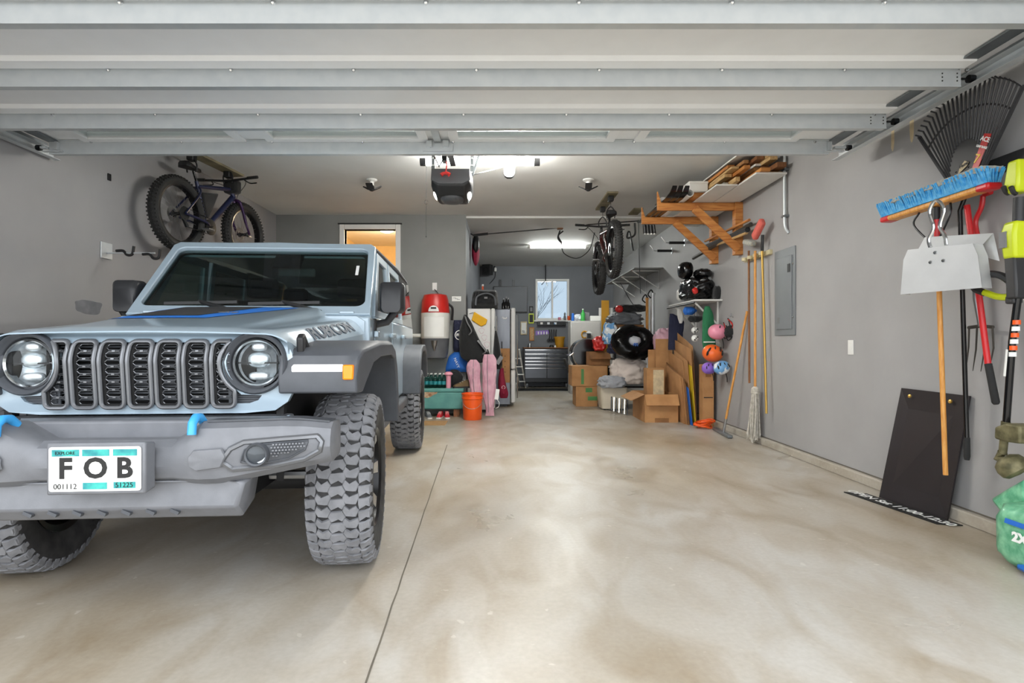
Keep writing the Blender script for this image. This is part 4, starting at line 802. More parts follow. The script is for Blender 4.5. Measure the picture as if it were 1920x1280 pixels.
MB().tube(bez([(cx+w*.9, yv, z0+h*.85), (cx+w*1.2, yv+.02, z0+h*.78), (cx+w*1.15, yv+.05, z0+h*.6)], 6), .018, 8).build('hose', 'black_plastic', V)
MB().tube([(cx-w, yv, z0+h*.36), (cx-w-.3, yv+.05, z0+h*.36)], .028, 10).build('inlet_pipe', 'white_plastic', V)
OT = wallplate(P(815, 537, YM), (0, -1, 0), X_, Z_, 'white wall outlet just above the canister vacuum', 'wall_outlet', False, 'outlet')
o = P(815, 540, YM); MB().tube(bez([o+Vector((0, -.02, -.02)), o+Vector((.03, -.05, -.05)), (cx+.07, yv, z0+h*.97)], 6), .006, 6).build('plug_cord', 'black_plastic', V)
p = P(856, 560, YM); SP = thing('wall_sign', 'small white printed card beside the inner wall corner', 'sign', p); MB().box((p.x, YM-.004, p.z), (.14, .006, .075)).build('card', 'print_white', SP)
for q in range(3): MB().box((p.x-.03+.03*q, YM-.008, p.z+.012*(1-q)), (.045, .002, .006)).build('print_line', 'print_grey', SP)
# trunk on blocks
tx0, tx1, ty0, ty1 = -1.62, P(868, 0, 8.2).x, 8.2, 8.58; tz0, tz1 = .115, .42
TR = thing('metal_footlocker', 'worn teal steel trunk with rust patch under the canister vacuum', 'trunk', ((tx0+tx1)/2, 8.4, 0))
MB().bb(tx0, tx1, ty0, ty1, tz0, tz1-.05).build('body', 'teal_metal', TR, bev=.02); MB().bb(tx0-.01, tx1+.01, ty0-.012, ty1, tz1-.055, tz1).build('lid', 'teal_metal', TR, bev=.012)
for x in (tx0+.08, tx1-.1): MB().bb(x-.04, x+.04, ty0+.05, ty1-.05, 0, tz0).build('foot', 'wood_brown', TR)
m = MB(); q = [(P(799+x, 730+y, ty0).x, P(799+x, 730+y, ty0).z) for x, y in ((-6, 3), (10, 2), (22, 3), (20, 8), (14, 10), (8, 14), (2, 16), (-6, 14))]; m.prism(q, (0, ty0-.002, 0), X_, Z_, .0015); m.build('rust_patch', 'rust', TR)
# things on the trunk
glassmat('bottle_plastic', '#b8dcd8', 1.35); plain('bottle_label', '#1f7f86', .5)
for i in range(5):
    for j in range(2):
        x = P(800+i*8, 0, 8.3).x; y = 8.29+j*.09
        T = thing('water_bottle', f'clear water bottle with teal label on trunk, {("front", "back")[j]} row, {("first", "second", "third", "fourth", "fifth")[i]} from left', 'bottle', (x, y, tz1), 0, 'water bottles on the trunk'); MB().lathe([(.03, 0), (.033, .01), (.033, .13), (.026, .155), (.013, .185), (.013, .2)], (x, y, tz1), n=12).build('bottle', 'bottle_plastic', T); MB().lathe([(.0335, .05), (.0335, .10)], (x, y, tz1), n=12, cap=False).build('label', 'bottle_label', T); MB().lathe([(.015, .198), (.015, .213), (.0, .214)], (x, y, tz1), n=10).build('cap', 'white_plastic', T)
x = P(841, 0, 8.27).x; T = thing('pink_bottle', 'pink drinking bottle with flared lid standing on the teal trunk', 'bottle', (x, 8.27, tz1)); MB().lathe([(.036, 0), (.036, .16), (.04, .18)], (x, 8.27, tz1), n=16).build('bottle', 'pink_plastic', T); MB().lathe([(.042, .18), (.066, .20), (.055, .225), (.03, .24)], (x, 8.27, tz1), n=16).build('lid', 'pink_plastic', T)
def shoe(c, L, mt, name, label, rz=0, group=None):
    T = thing(name, label, 'shoe', c, R(rz), group); m = MB(); k = L/.28
    m.loft([[Vector((x*k, y*w*k, z*k)) for y, z in ((-1, .0), (-1, .03), (-.8, h), (0, h+.01), (.8, h), (1, .03), (1, 0))] for x, w, h in ((-.14, .03, .07), (-.11, .04, .09), (-.03, .04, .095), (.04, .043, .07), (.09, .045, .05), (.13, .035, .035), (.145, .015, .02))]); m.build('upper', mt, T, local=True, bev=.008)
    m = MB(); m.loft([[Vector((x*k, y*w*k, z*k)) for y, z in ((-1, 0), (1, 0), (1, .02), (-1, .02))] for x, w in ((-.147, .03), (-.11, .044), (0, .042), (.09, .05), (.14, .034), (.152, .012))]); m.build('sole', 'white_plastic' if mt != 'shoe_brown' else 'black_plastic', T, local=True)
    for i in range(3): MB().box((.0+i*.03*k, 0, (.095-.014*i)*k), (.008*k, .05*k, .006)).build('lace', 'white_cloth', T, local=True)
    return T
shoe((P(871, 0, 8.3).x, 8.3, tz1), .33, 'shoe_brown', 'walking_shoe', 'brown walking shoe lying on the teal trunk', 200)
for i, px in enumerate((825, 838)): q = PF(px, 783); shoe((q.x, q.y+.02, 0), .24, 'sneaker_red', 'red_sneaker', ('left' if i == 0 else 'right')+' red sneaker with white laces under the trunk', -90+(8 if i else -6), 'red sneakers')
q = PF(803, 783); shoe((q.x, q.y, 0), .24, 'grey_plastic', 'grey_shoe', 'grey shoe under the left end of the trunk', -70)
m = MB(); q = P(852, 715, 8.42); m.ell((q.x, 8.45, tz1+.13), (.13, .1, .13), amp=.15, sd=2); solo(m, 'black_pouch', 'black_cloth', 'soft black pouch behind the brown shoe on the trunk', 'bag')
gyq = 9.59
# hanging coats: draped sheet helper
def hung(name, label, cat, mt, px, py, Y, outline, depth=.09, sd=0, amp=.03, yl=0, bev=0):
    """outline: list of (left px, right px, py) rows; a padded, folded garment with real depth"""
    m = MB(); rings = []; rows = bez([Vector(r_) for r_ in outline], 5); N_ = len(rows)
    for i, (xa, xb, yy) in enumerate(rows):
        a = P(xa, yy, Y); b = P(xb, yy, Y); c = (a+b)/2; hw = max((b.x-a.x)/2, .004); n = 44; ring = []
        dp = depth*min(1, .35+.65*min(i, N_-1-i)/(N_*.22))
        for k in range(n):
            t = 2*math.pi*k/n; q = Vector((c.x*9+math.cos(t)*2.0+sd, math.sin(t)*2.0, c.z*7+sd)); f = 1+amp*5*noise.noise(q)+amp*4.5*(.5-abs(noise.noise(q*2.1+Vector((0, 0, 3))))*2)
            ring.append(Vector((c.x+hw*math.cos(t)*(1+.25*(f-1)), Y+dp*math.sin(t)*f+yl*(i/N_), c.z)))
        rings.append(ring)
    m.loft(rings); return m
Yh = 8.53
m = hung('', '', '', '', 0, 0, Yh, [(851, 866, 600), (850, 872, 610), (850, 875, 632), (850, 874, 650), (851, 872, 658)], .07, 1)
C = solo(m, 'navy_jacket', 'navy_cloth', 'navy jacket with white round emblem hanging at the wall corner', 'jacket'); e = P(862, 628, Yh-.085)
EM = MB(); EM.ring([(.075, 0), (.063, 0), (.063, .004), (.075, .004)], e, (.1, -1, 0), 24); EM.text('FIRE', e, X_, Z_, .055, .004, bold=.003); EM.build('emblem', 'print_white', C)
m = hung('', '', '', '', 0, 0, 8.53, [(852, 866, 660), (842, 872, 668), (838, 876, 680), (836, 877, 690), (836, 874, 697)], .065, 5)
C = solo(m, 'blue_bag', 'blue_cloth', 'bright blue drawstring bag hanging below the navy jacket', 'bag'); MB().text('NAVY', P(856, 680, 8.45), (.4, 0, -1), (1, 0, .4), .06, .004).build('print', 'print_white', C)
Yb = 8.36
m = hung('', '', '', '', 0, 0, Yb, [(870, 875, 590), (865, 884, 604), (861, 892, 622), (861, 901, 640), (862, 911, 656), (865, 918, 668), (874, 912, 676), (890, 903, 680)], .08, 9)
C = solo(m, 'black_backpack', 'black_cloth', 'large black bag with grey straps hung on the side of the white freezer', 'bag')
m = MB(); m.tube(bez([P(872, 592, Yb-.03), P(876, 604, Yb-.10), P(884, 620, Yb-.13), P(879, 628, Yb-.13)], 5), .016, 6, flat=.4); m.build('strap', 'print_grey', C)
m = MB(); m.tube(bez([P(896, 638, Yb-.10), P(904, 648, Yb-.12), P(911, 658, Yb-.11), P(905, 664, Yb-.11)], 5), .018, 6, flat=.4); m.build('strap', 'print_grey', C)
m = MB(); m.tube(bez([P(914, 655, Yb-.08), P(918, 668, Yb-.10), P(919, 680, Yb-.1), P(920, 692, Yb-.09)], 5), .010, 6); m.build('drawcord', 'black_plastic', C)
for ln, xs in (('left', [(882, 893, 674), (876, 899, 682), (875, 901, 694), (878, 900, 708), (881, 902, 722), (882, 903, 738), (884, 905, 748)]), ('right', [(908, 925, 664), (905, 931, 676), (904, 931, 692), (905, 930, 712), (905, 930, 734), (908, 927, 752), (911, 926, 768), (910, 927, 779)])):
    Yp = 8.19 if ln == 'right' else 8.20
    C = solo(hung('', '', '', '', 0, 0, Yp, xs, .055, 3 if ln == 'left' else 7, .05), 'pink_snow_trousers', 'pink_cloth', f'{ln} pair of pale pink padded trousers hanging before the freezer', 'trousers', 'pink padded trousers')
    MB().tube(bez([P(xs[0][0]+6, xs[0][2], Yp-.055), P(xs[3][0]+9, xs[3][2], Yp-.065), P(xs[-1][0]+6, xs[-1][2]-6, Yp-.065)], 6), .004, 5).build('zip', 'print_grey', C)
c = P(932, 739, 8.12); C = solo(MB().box(c, (.055, .004, .15), rotm(0, 8, 0)), 'hang_tag', 'print_white', 'white paper tag hanging beside the pink trousers', 'tag'); MB().tube(bez([c+Vector((0, 0, -.075)), c+Vector((.03, 0, -.12)), c+Vector((.02, 0, -.18)), c+Vector((-.02, 0, -.2))], 5), .004, 5).build('cord', 'white_plastic', C)
m = hung('', '', '', '', 0, 0, 8.62, [(928, 931, 620), (926, 936, 640), (925, 939, 660), (926, 941, 676), (929, 939, 692)], .07, 11); C = solo(m, 'black_coat', 'black_cloth', 'black coat with a pale reflective band behind the pink trousers', 'coat'); MB().beam(P(932, 682, 8.52), P(941, 668, 8.52), .06, .012, (0, 1, 0)).build('reflective_band', 'print_grey', C); MB().tube([P(929, 621, 8.62), P(929, 616, 8.66), P(927, 612, 8.80)], .008, 6).build('hook', 'steel', C)
m = hung('', '', '', '', 0, 0, 9.45, [(938, 944, 690), (935, 946, 705), (934, 949, 722), (936, 953, 737), (938, 951, 746)], .07, 13); C = solo(m, 'maroon_bag', 'maroon_cloth', 'maroon sports bag hanging beside the cardboard by the fridge', 'bag'); MB().ring([(.03, 0), (.024, 0), (.024, .004), (.03, .004)], P(944, 726, 9.385), (0, -1, 0), 16).build('emblem', 'print_white', C); MB().tube(bez([P(941, 694, 9.47), P(941, 670, 9.55), P(941, 650, 9.58), P(941, 640, gyq)], 5), .008, 6).build('hang_strap', 'black_plastic', C)
# freezer
fx0, fx1, fy0, fy1, fz = -.545, P(927, 0, 8.78).x, 8.78, 9.42, 1.615
FZ = thing('white_freezer', 'tall white upright freezer at the inner wall corner', 'freezer', ((fx0+fx1)/2, 9.1, 0)); MB().bb(fx0, fx1-.06, fy0, fy1, .04, fz).build('cabinet', 'enamel_white', FZ, bev=.015); d = MB().bb(fx1-.055, fx1+.01, fy0-.005, fy1+.005, .06, fz+.005).build('door', 'enamel_white', FZ, bev=.025); MB().tube([(fx1+.035, fy0+.04, .75), (fx1+.035, fy0+.04, 1.5)], .011, 8).build('handle', 'chrome', d)
MB().bb(fx0+.02, fx1-.08, fy0+.02, fy1-.02, 0, .04).build('plinth', 'black_plastic', FZ)
m = MB()
for k in range(3): q = P(903+k*5, 620+k*13, fy0-.002); m.tube([q+Vector((.04*math.cos(a)*(1+.3*math.sin(3*a)), -.001, .045*math.sin(a))) for a in [i*.6 for i in range(11)]], .0025, 4)
m.build('scribble', 'pink_cloth', FZ, stuff=True)
yc = [P(x, y, fy0-.03) for x, y in ((889, 584), (914, 599), (911, 608), (902, 612), (884, 600))]
m = MB(); m.loft([[p+Vector((0, -.02*noise.noise((i*2.1, 1, 1)), 0)) for i, p in enumerate(yc)], [p+Vector((0, .022, 0)) for p in yc]]); C = solo(m, 'yellow_cloth', 'yellow_cloth', 'yellow cloth pouch hanging on the white freezer side', 'cloth', bev=.01); MB().tube([P(880, 588, fy0-.02), P(888, 586, fy0-.03)], .004, 5).build('hook', 'black_plastic', C)
# stainless fridge behind
gx0, gx1, gy0, gy1, gz = -.5, P(957, 0, 9.6).x, 9.6, 10.35, 1.66
FR = thing('steel_refrigerator', 'stainless refrigerator with white door edge behind the freezer', 'refrigerator', ((gx0+gx1)/2, 9.95, 0)); MB().bb(gx0, gx1, gy0, gy1, .03, gz).build('cabinet', 'stainless', FR, bev=.01); MB().bb(gx0, gx1-.05, gy0+.03, gy1-.03, 0, .03).build('plinth', 'black_plastic', FR)
for z0, z1 in ((.06, .62), (.635, gz+.02)): d = MB().bb(gx1+.008, gx1+.085, gy0-.004, gy1, z0, z1).build('door', 'enamel_white', FR, bev=.02); MB().tube([(gx1+.12, gy0+.06, z0+.08), (gx1+.12, gy0+.06, z1-.12)], .012, 8).build('handle', 'chrome', d)
m = MB(); q = P(946, 596, gy0-.002); m.prism([(-.045, .01), (-.03, .03), (-.02, .005), (.02, .0), (.03, .02), (.045, .005), (.03, -.015), (-.02, -.02)], q, X_, Z_, .002); m.build('magnet', 'print_white', FR)
BX = thing('cardboard_panel', 'brown cardboard panel with printed icons on the fridge side', 'cardboard', P(947, 717, gy0-.03)); a, b = P(937, 653, gy0-.03), P(956, 717, gy0-.03); MB().bb(a.x, b.x, gy0-.04, gy0-.006, b.z, a.z).build('board', 'cardboard', BX)
for k in range(4): MB().box((a.x+.09, gy0-.042, a.z-.13-k*.09), (.012, .002, .014)).build('print_mark', 'print_black', BX)
# on top of the freezer and fridge
m = hung('', '', '', '', 0, 0, 9.05, [(884, 932, 579), (884, 934, 570), (885, 933, 558), (887, 932, 549), (892, 929, 544)], .22, 4); m.xf(lambda v: (v.x, v.y, v.z)); C = solo(m, 'black_duffel', 'black_cloth', 'black duffel bag with grey handles on top of the white freezer', 'bag'); MB().tube(bez([P(892, 572, 8.80), P(895, 556, 8.79), P(912, 550, 8.79), P(926, 556, 8.79), P(929, 572, 8.80)], 5), .018, 6, flat=.5).build('handle', 'vac_grey', C); MB().box(P(911, 558, 8.79), (.05, .01, .03)).build('patch', 'print_grey', C)
m = hung('', '', '', '', 0, 0, 8.86, [(933, 936, 568), (931, 938, 580), (932, 937, 590)], .05, 8); 
for k, (px, h) in enumerate(((944, .17), (949, .2), (953, .185))):
    c = P(px, 0, 9.75+.05*k); T = thing('dark_bottle', ('shortest', 'tallest', 'rightmost')[k]+' dark bottle standing on the stainless fridge top', 'bottle', (c.x, c.y, gz), 0, 'dark bottles on the fridge'); MB().lathe([(.033, 0), (.033, h*.6), (.014, h*.75), (.013, h)], (c.x, c.y, gz), n=14).build('glass', 'black_gloss', T); MB().lathe([(.015, h), (.015, h+.02), (0, h+.021)], (c.x, c.y, gz), n=10).build('cap', 'steel', T)
q = P(905, 540, 9.3); T = thing('orange_bottle', 'small orange bottle with white cap behind the duffel bag', 'bottle', (q.x, 9.35, fz+.005)); MB().lathe([(.032, 0), (.032, .28), (.015, .33), (.015, .4)], (q.x, 9.35, fz+.005), n=14).build('bottle', 'orange_plastic', T); MB().lathe([(.017, .4), (.017, .43), (0, .431)], (q.x, 9.35, fz+.005), n=10).build('cap', 'white_plastic', T)
# bucket, mat, bin, boards
q = PF(885, 788); bc = (q.x, q.y+.12, 0); BK = thing('orange_bucket', 'bright orange plastic bucket on the floor before the pink trousers', 'bucket', bc)
MB().lathe([(.125, 0), (.13, .01), (.142, .29), (.152, .295), (.152, .31), (.146, .312), (.146, .345), (.154, .35), (.156, .37), (.146, .372), (.138, .34), (.122, .02), (0, .02)], bc, n=36, cap=True).build('shell', 'orange_plastic', BK); m = MB(); m.tube([Vector((bc[0]+.157*math.cos(a), bc[1]-.157*abs(math.sin(a))*.9, .33-.17*math.sin(a))) for a in [math.pi*k/16 for k in range(17)]], .003, 5); m.build('bail', 'steel', BK)
q = PF(816, 797); solo(MB().bb(q.x-.42, q.x+.13, q.y-.02, q.y+.36, .0, .012), 'door_mat', 'mat_tan', 'tan door mat on the floor by the rear car wheel', 'mat', bev=.004)
q = PF(958, 748); bx = q.x; BN = thing('clear_bin', 'translucent grey waste bin on the floor by the fridge', 'bin', (bx, q.y+.12, 0)); MB().loft([[Vector((bx+x*w, q.y+.12+y*w, z)) for x, y in rrect(-.105, .105, -.14, .14, .03, 3)] for z, w in ((0, .85), (.28, .98), (.285, 1.04), (.30, 1.04), (.298, .96), (.02, .82))]).build('shell', 'bin_clear', BN)
a, b = PF(979, 728), P(966, 655, 11.0); SL = thing('white_step_ladder', 'narrow white step ladder leaning by the refrigerator', 'ladder', a)
for dx in (0, .14): MB().beam(a+Vector((dx-.05, dx, .0)), b+Vector((dx-.05, dx+.3, 0)), .03, .02).build('rail', 'white_plastic', SL)
for k in range(4): c = a.lerp(b, .2+.2*k); MB().box(c+Vector((.02, .12, 0)), (.15, .1, .02)).build('rung', 'white_plastic', SL)
# ================================================================ RIGHT WALL: FOREGROUND TOOLS
plain('board_black', '#241f22', .45, c2='#1e1a1d', sc=3); plain('lime', '#c6d41c', .4, var=.06); plain('tool_black', '#2a2a2c', .5); plain('red_paint', '#c81f24', .35); plain('aluminium', '#dedfe0', .42, .55, var=.1, sc=5); plain('bristle_blue', '#2f94d6', .7, c2='#6cb8e4', sc=40); plain('bristle_grey', '#8f979a', .9, c2='#b8b09c', sc=60); plain('brass', '#c9a253', .35, .7); plain('dirty_metal', '#7d7657', .6, .4, c2='#4f4c33', sc=20); plain('bag_green', '#7fc39b', .35, c2='#4d9c76', sc=24, coat=.4); plain('dark_iron', '#4b4742', .55, .5)
def W2(px, py, X): return P(px, py, X*F/(px-VX))
# leaning board
b0, b1 = PF(1648, 932), PF(1775, 975); t0, t1 = W2(1690, 727, XR-.02), W2(1818, 742, XR-.02)
BD = thing('black_board', 'dark brown-black sheet leaning on the right wall', 'board', (b0+b1)/2); n = (t0-b0).cross(b1-b0).normalized()*.012
m = MB(); m.loft([[b0, b1, t1, t0], [b0+n, b1+n, t1+n, t0+n]]); m.build('sheet', 'board_black', BD); nn_ = n.normalized() if n.x < 0 else -n.normalized()
for u in (.2, .8): c = t0.lerp(t1, u).lerp(b0.lerp(b1, u), .06)-X_*.012; MB().lathe([(.012, 0), (.012, .008), (.004, .012)], c, (-1, -.1, .15), 10).build('bolt', 'brass', BD)
# sign strip on the floor
s0, s1 = PF(1586, 923), PF(1770, 986); u = (s1-s0).normalized(); v = Vector((-u.y, u.x, 0)); c = (s0+s1)/2+v*.045+u*.0; L = (s1-s0).length
SG = thing('floor_sign', 'black sign strip with white opening hours lying by the board', 'sign', c); MB().prism([(-L/2, -.062), (L/2-.03, -.062), (L/2+.02, .062), (-L/2+.07, .062)], c+Z_*.001, u, v, .006).build('strip', 'print_black', SG); MB().text('OPEN Sat 11:00-12:30', c+Z_*.008+u*.0, u, v, .088, .001, bold=.0015).build('lettering', 'print_white', SG)
# black rail
r0, r1 = W2(1835, 317, XR-.02), Vector((XR-.02, 2.45, 2.06)); z = 2.06; RL = thing('tool_rail', 'black tool rail on the right wall carrying the long tools', 'rail', (XR, 2.9, z)); MB().bb(XR-.03, XR, 2.4, 3.45, z-.045, z+.045).build('bar', 'tool_black', RL, bev=.006)
for y in (2.86, 3.22, 3.26, 3.31, 3.37): MB().tube([(XR-.03, y, z-.01), (XR-.09, y, z-.02), (XR-.12, y, z+.02)], .006, 6).build('peg', 'dark_metal', RL)
# leaf rake
XK = 2.66; ap = Vector((XK, 3.24, 1.85)); RK = thing('leaf_rake', 'wide black plastic leaf rake hung tines-up on the right wall', 'rake', (XK, 3.26, .40))
def rk(a, r, dx=0): return ap+Vector((dx, math.sin(R(a))*r, math.cos(R(a))*r))
m = MB(); fan = [rk(a, .40-.0006*a*a*.3) for a in range(-33, 34, 3)]; low = [rk(33, .17), rk(10, .12), rk(-10, .12), rk(-33, .17)]; q = fan+low; m.loft([q, [p+X_*.012 for p in q]]); hd = m.build('head', 'tool_black', RK)
for i in range(25):
    a = -33+66*i/24; r1 = .69-.05*abs(a/33)**2; MB().tube([rk(a, .39-.0002*a*a), rk(a, r1), rk(a, r1+.012, -.03)], .0055, 5).build('tine', 'tool_black', RK)
m = MB(); m.tube([rk(a, .56-.03*abs(a/33)**2, .004) for a in range(-33, 34, 3)], .006, 5); m.build('cross_bar', 'tool_black', RK)
for a in (-34.2, 34.2): MB().tube([rk(a, .17), rk(a, .65)], .009, 6).build('side_bar', 'tool_black', RK)
lb = [rk(-23, .17, -.003), rk(-8, .155, -.003), rk(-19, .40, -.003), rk(-26, .40, -.003)]; m = MB(); m.loft([lb, [p-X_*.002 for p in lb]]); lab = m.build('red_label', 'red_plastic', hd)
def ltext(t, a, r, sz, mt, par, rot=0): 
    c = rk(a, r, -.0065); up = Vector((0, math.sin(R(a+rot)), math.cos(R(a+rot)))); rt = Vector((0, -up.z, up.y)); MB().text(t, c, rt, up, sz, .001, bold=.0008).build('lettering', mt, par)
ltext('ACE', -22, .37, .035, 'print_white', lab, -8); ltext('LEAF RAKE', -20.5, .33, .016, 'print_white', lab, -8); ltext('7', -18, .265, .07, 'yellow_plastic', lab, -8); ltext('POLY', -15, .20, .018, 'print_white', lab, -8)
tg = [rk(14, .21, -.004), rk(-3, .235, -.004), rk(-6, .255, -.004), rk(0, .27, -.004), rk(8, .245, -.004)]; m = MB(); m.loft([tg, [p-X_*.002 for p in tg]]); tp = m.build('paper_tag', 'patch', hd); ltext('Hazel', 1.5, .248, .026, 'print_black', tp, 10)
h0, h1 = W2(1800, 395, 2.68), W2(1813, 862, 2.68); MB().tube([ap+Z_*.13+X_*.02, h0, h1+Z_*.12], .0125, 10).build('handle', 'black_gloss', RK); MB().tube([h1+Z_*.13, h1+Z_*.02, h1], [.0155, .0165, .013], 10).build('grip', 'rubber', RK)
# push broom, head up, along the wall
XB = 2.57; a = W2(1662, 391, XB); b = W2(1868, 333, XB); zb = (a.z+b.z)/2-.03; y0, y1 = b.y, a.y; yc = (y0+y1)/2
PB = thing('push_broom', 'push broom with blue bristles hung head-up above the dustpan', 'broom', (XB, 3.37, .28))
m = MB(); m.bb(XB-.045, XB+.035, y0, y1, zb-.045, zb-.012); m.build('block', 'wood_handle', PB, bev=.012)
for yy in (y0, y1-.08): MB().bb(XB-.047, XB+.037, yy-.002, yy+.082, zb-.047, zb-.010).build('block_end', 'red_paint', PB, bev=.012)
m = MB(); r3 = random.Random(5)
for i in range(120):
    for j in range(7):
        y = y0+.01+(y1-y0-.02)*(i+.5)/120; x = XB-.045+.08*(j+.5)/7; dx, dy = r3.uniform(-.012, .012)+(j-3)*.009, r3.uniform(-.008, .008); h = .07+r3.uniform(-.008, .006)
        w = .0036; m.add([(x-w, y-w, zb-.012), (x+w, y-w, zb-.012), (x+w, y+w, zb-.012), (x-w, y+w, zb-.012), (x+dx-w, y+dy-w, zb+h), (x+dx+w, y+dy-w, zb+h), (x+dx+w, y+dy+w, zb+h), (x+dx-w, y+dy+w, zb+h)], [(0, 1, 5, 4), (1, 2, 6, 5), (2, 3, 7, 6), (3, 0, 4, 7), (4, 5, 6, 7)])
m.build('bristles', 'bristle_blue', PB, stuff=True); m = MB(); m.grid(lambda u_, v_: (XB-.065+.12*u_, y0+.02+(y1-y0-.04)*v_, zb+.080+.008*noise.noise((u_*3, v_*20, 2))), 8, 60, .03); m.build('dust_mat', 'bristle_grey', PB)
hb0, hb1 = Vector((XB-.005, yc-.02, zb-.05)), W2(1773, 890, 2.62); sl = hb0+(hb1-hb0)*.20; hd = MB().tube([sl, hb1], .0135, 12).build('handle', 'wood_handle', PB); MB().tube([hb0, sl], .016, 12).build('sleeve', 'red_paint', PB); MB().tube([hb0+Z_*.0, hb0-Z_*.07], .02, 10).build('ferrule', 'black_plastic', PB)
k = hb0+(hb1-hb0)*.13; MB().tube(bez([(XB, y1-.3, zb-.045), (XB-.02, yc+.14, zb-.12), k+Vector((-.018, .02, 0)), k+Vector((-.018, -.02, 0)), (XB-.02, yc-.14, zb-.12), (XB, y0+.3, zb-.045)], 5), .006, 6).build('brace', 'dark_metal', PB)
# dustpan
l0, l1 = W2(1693, 552, 2.35), W2(1846, 541, 2.49); ux = (l1-l0); ux.z = 0; wd = ux.length; ux.normalize(); nz = Vector((-ux.y, ux.x, 0)); nz = -nz if nz.x > 0 else nz; zb = l0.z; o = Vector((l0.x, l0.y, zb))
DP = thing('dustpan', 'bent aluminium dustpan with loop handle hanging on the tools', 'dustpan', o+ux*wd/2); pt = lambda x, z, d: o+ux*(x*wd)+Z_*z-nz*d
m = MB(); q = [(0, .0), (1, 0), (.955, .17), (.90, .235), (.10, .255), (.04, .20)]; m.loft([[pt(x, z, -.02) for x, z in q], [pt(x, z, -.016) for x, z in q]]); m.build('pan', 'aluminium', DP)
m = MB(); m.loft([[pt(x, z, -.02+d) for x, z in ((.0, 0), (.04, .2), (.10, .255), (.90, .235), (.955, .17), (1, 0))] for d in (0, .08)], cap=False, wrap=False); r_ = m.build('rim', 'aluminium', DP); 
m = MB(); m.loft([[pt(x, z, .06) for x, z in ((.10, .255), (.90, .235))], [pt(x, z, .085) for x, z in ((.16, .33), (.98, .29))], [pt(x, z, .09) for x, z in ((.22, .30), (1.04, .14))]], cap=False, wrap=False); m.build('hood', 'aluminium', DP)
for x, z in ((.46, .215), (.40, .165), (.56, .165)): MB().lathe([(.011, 0), (.009, .005), (.0, .006)], pt(x, z, -.02), nz, 10).build('rivet', 'chrome', DP)
lh = bez([pt(.38, .25, -.01), pt(.36, .30, -.01), pt(.42, .36, -.01), pt(.37, .45, -.01), pt(.45, .505, -.01), pt(.55, .45, -.01), pt(.50, .36, -.01), pt(.56, .30, -.01), pt(.58, .25, -.01)], 5); MB().tube(lh, .0095, 8).build('handle', 'chrome', DP)
# digging fork
XF = 2.72; FK = thing('digging_fork', 'four-tine garden fork with red grip hung tines-down', 'garden fork', W2(1835, 697, XF)); g = lambda px, py, dx=0: W2(px, py, XF+dx)
MB().tube([g(1834, 440), g(1830, 500)], .016, 10).build('shaft', 'wood_handle', FK); MB().tube([g(1829, 495), g(1830, 560), g(1838, 612)], [.017, .015, .011], 10).build('socket', 'steel', FK)
MB().tube(bez([g(1833, 445), g(1829, 415), g(1840, 388), g(1843, 366)], 6), .013, 8).build('grip_arm', 'red_paint', FK); MB().tube([g(1846, 364), g(1858, 360)], .015, 8).build('grip', 'red_paint', FK)
MB().tube([g(1816, 614), g(1838, 611), g(1862, 613)], .010, 6).build('crossbar', 'dark_iron', FK)
for a_, b_, c_ in (((1817, 615), (1816, 650), (1812, 690)), ((1832, 614), (1830, 655), (1824, 695)), ((1846, 614), (1846, 655), (1839, 696)), ((1861, 615), (1863, 652), (1854, 697))): MB().tube([g(*a_), g(*b_), g(*c_)], [.009, .008, .003], 6, flat=.6).build('tine', 'dark_iron', FK)
# red pole tool
XP = 2.66; RP = thing('red_pole_tool', 'long red pole with black grip at its lower end', 'pole', W2(1868, 757, XP)); MB().tube([W2(1813, 385, XP), W2(1826, 480, XP), W2(1853, 685, XP)], .0155, 10).build('pole', 'red_paint', RP); MB().tube([W2(1853, 682, XP), W2(1867, 754, XP), W2(1868, 758, XP)], [.018, .019, .012], 10).build('grip', 'rubber', RP)
# string trimmer
XT = 2.56; g = lambda px, py, dx=0: W2(px, py, XT+dx); ST = thing('string_trimmer', 'lime green and black string trimmer hanging at the right edge', 'trimmer', g(1885, 885))
MB().tube([g(1909, 556), g(1898, 640), g(1886, 805)], .0165, 10).build('shaft', 'black_gloss', ST); MB().tube([g(1886, 790), g(1880, 850)], [.02, .018], 10).build('lower_shaft', 'dirty_metal', ST)
for t in range(6): c = g(1906-t*1.6, 600+t*12); MB().tube([c, c-Z_*.022], .0172, 10).build('warning_sticker', 'print_white' if t % 2 else 'orange_plastic', ST)
MB().tube([g(1894, 655), g(1889, 705)], .0172, 10).build('brand_sticker', 'print_white', ST)
m = MB(); m.loft([[g(px, py)+Vector((dx, dy, 0)) for dx, dy in ((-.035, -.03), (.035, -.03), (.035, .03), (-.035, .03))] for px, py in ((1908, 560), (1908, 540), (1904, 480))]); m.build('motor_lower', 'tool_black', ST, bev=.01)
m = MB(); m.loft([[g(px, py)+Vector((dx*w, dy*w, 0)) for dx, dy in ((-.045, -.04), (.045, -.04), (.045, .04), (-.045, .04))] for px, py, w in ((1906, 485, .9), (1905, 440, 1.1), (1908, 415, .9))]); hs = m.build('housing', 'lime', ST, bev=.014); MB().box(g(1899, 450)-X_*.05, (.006, .04, .08)).build('spec_label', 'print_grey', hs)
MB().tube([g(1910, 420), g(1912, 370)], .026, 10).build('rear_grip', 'tool_black', ST); m = MB(); m.loft([[g(px, py)+Vector((dx*w, dy*w, 0)) for dx, dy in ((-.04, -.035), (.04, -.035), (.04, .035), (-.04, .035))] for px, py, w in ((1910, 362, 1), (1912, 345, 1.2), (1912, 300, .9))]); m.build('battery_mount', 'lime', ST, bev=.012)
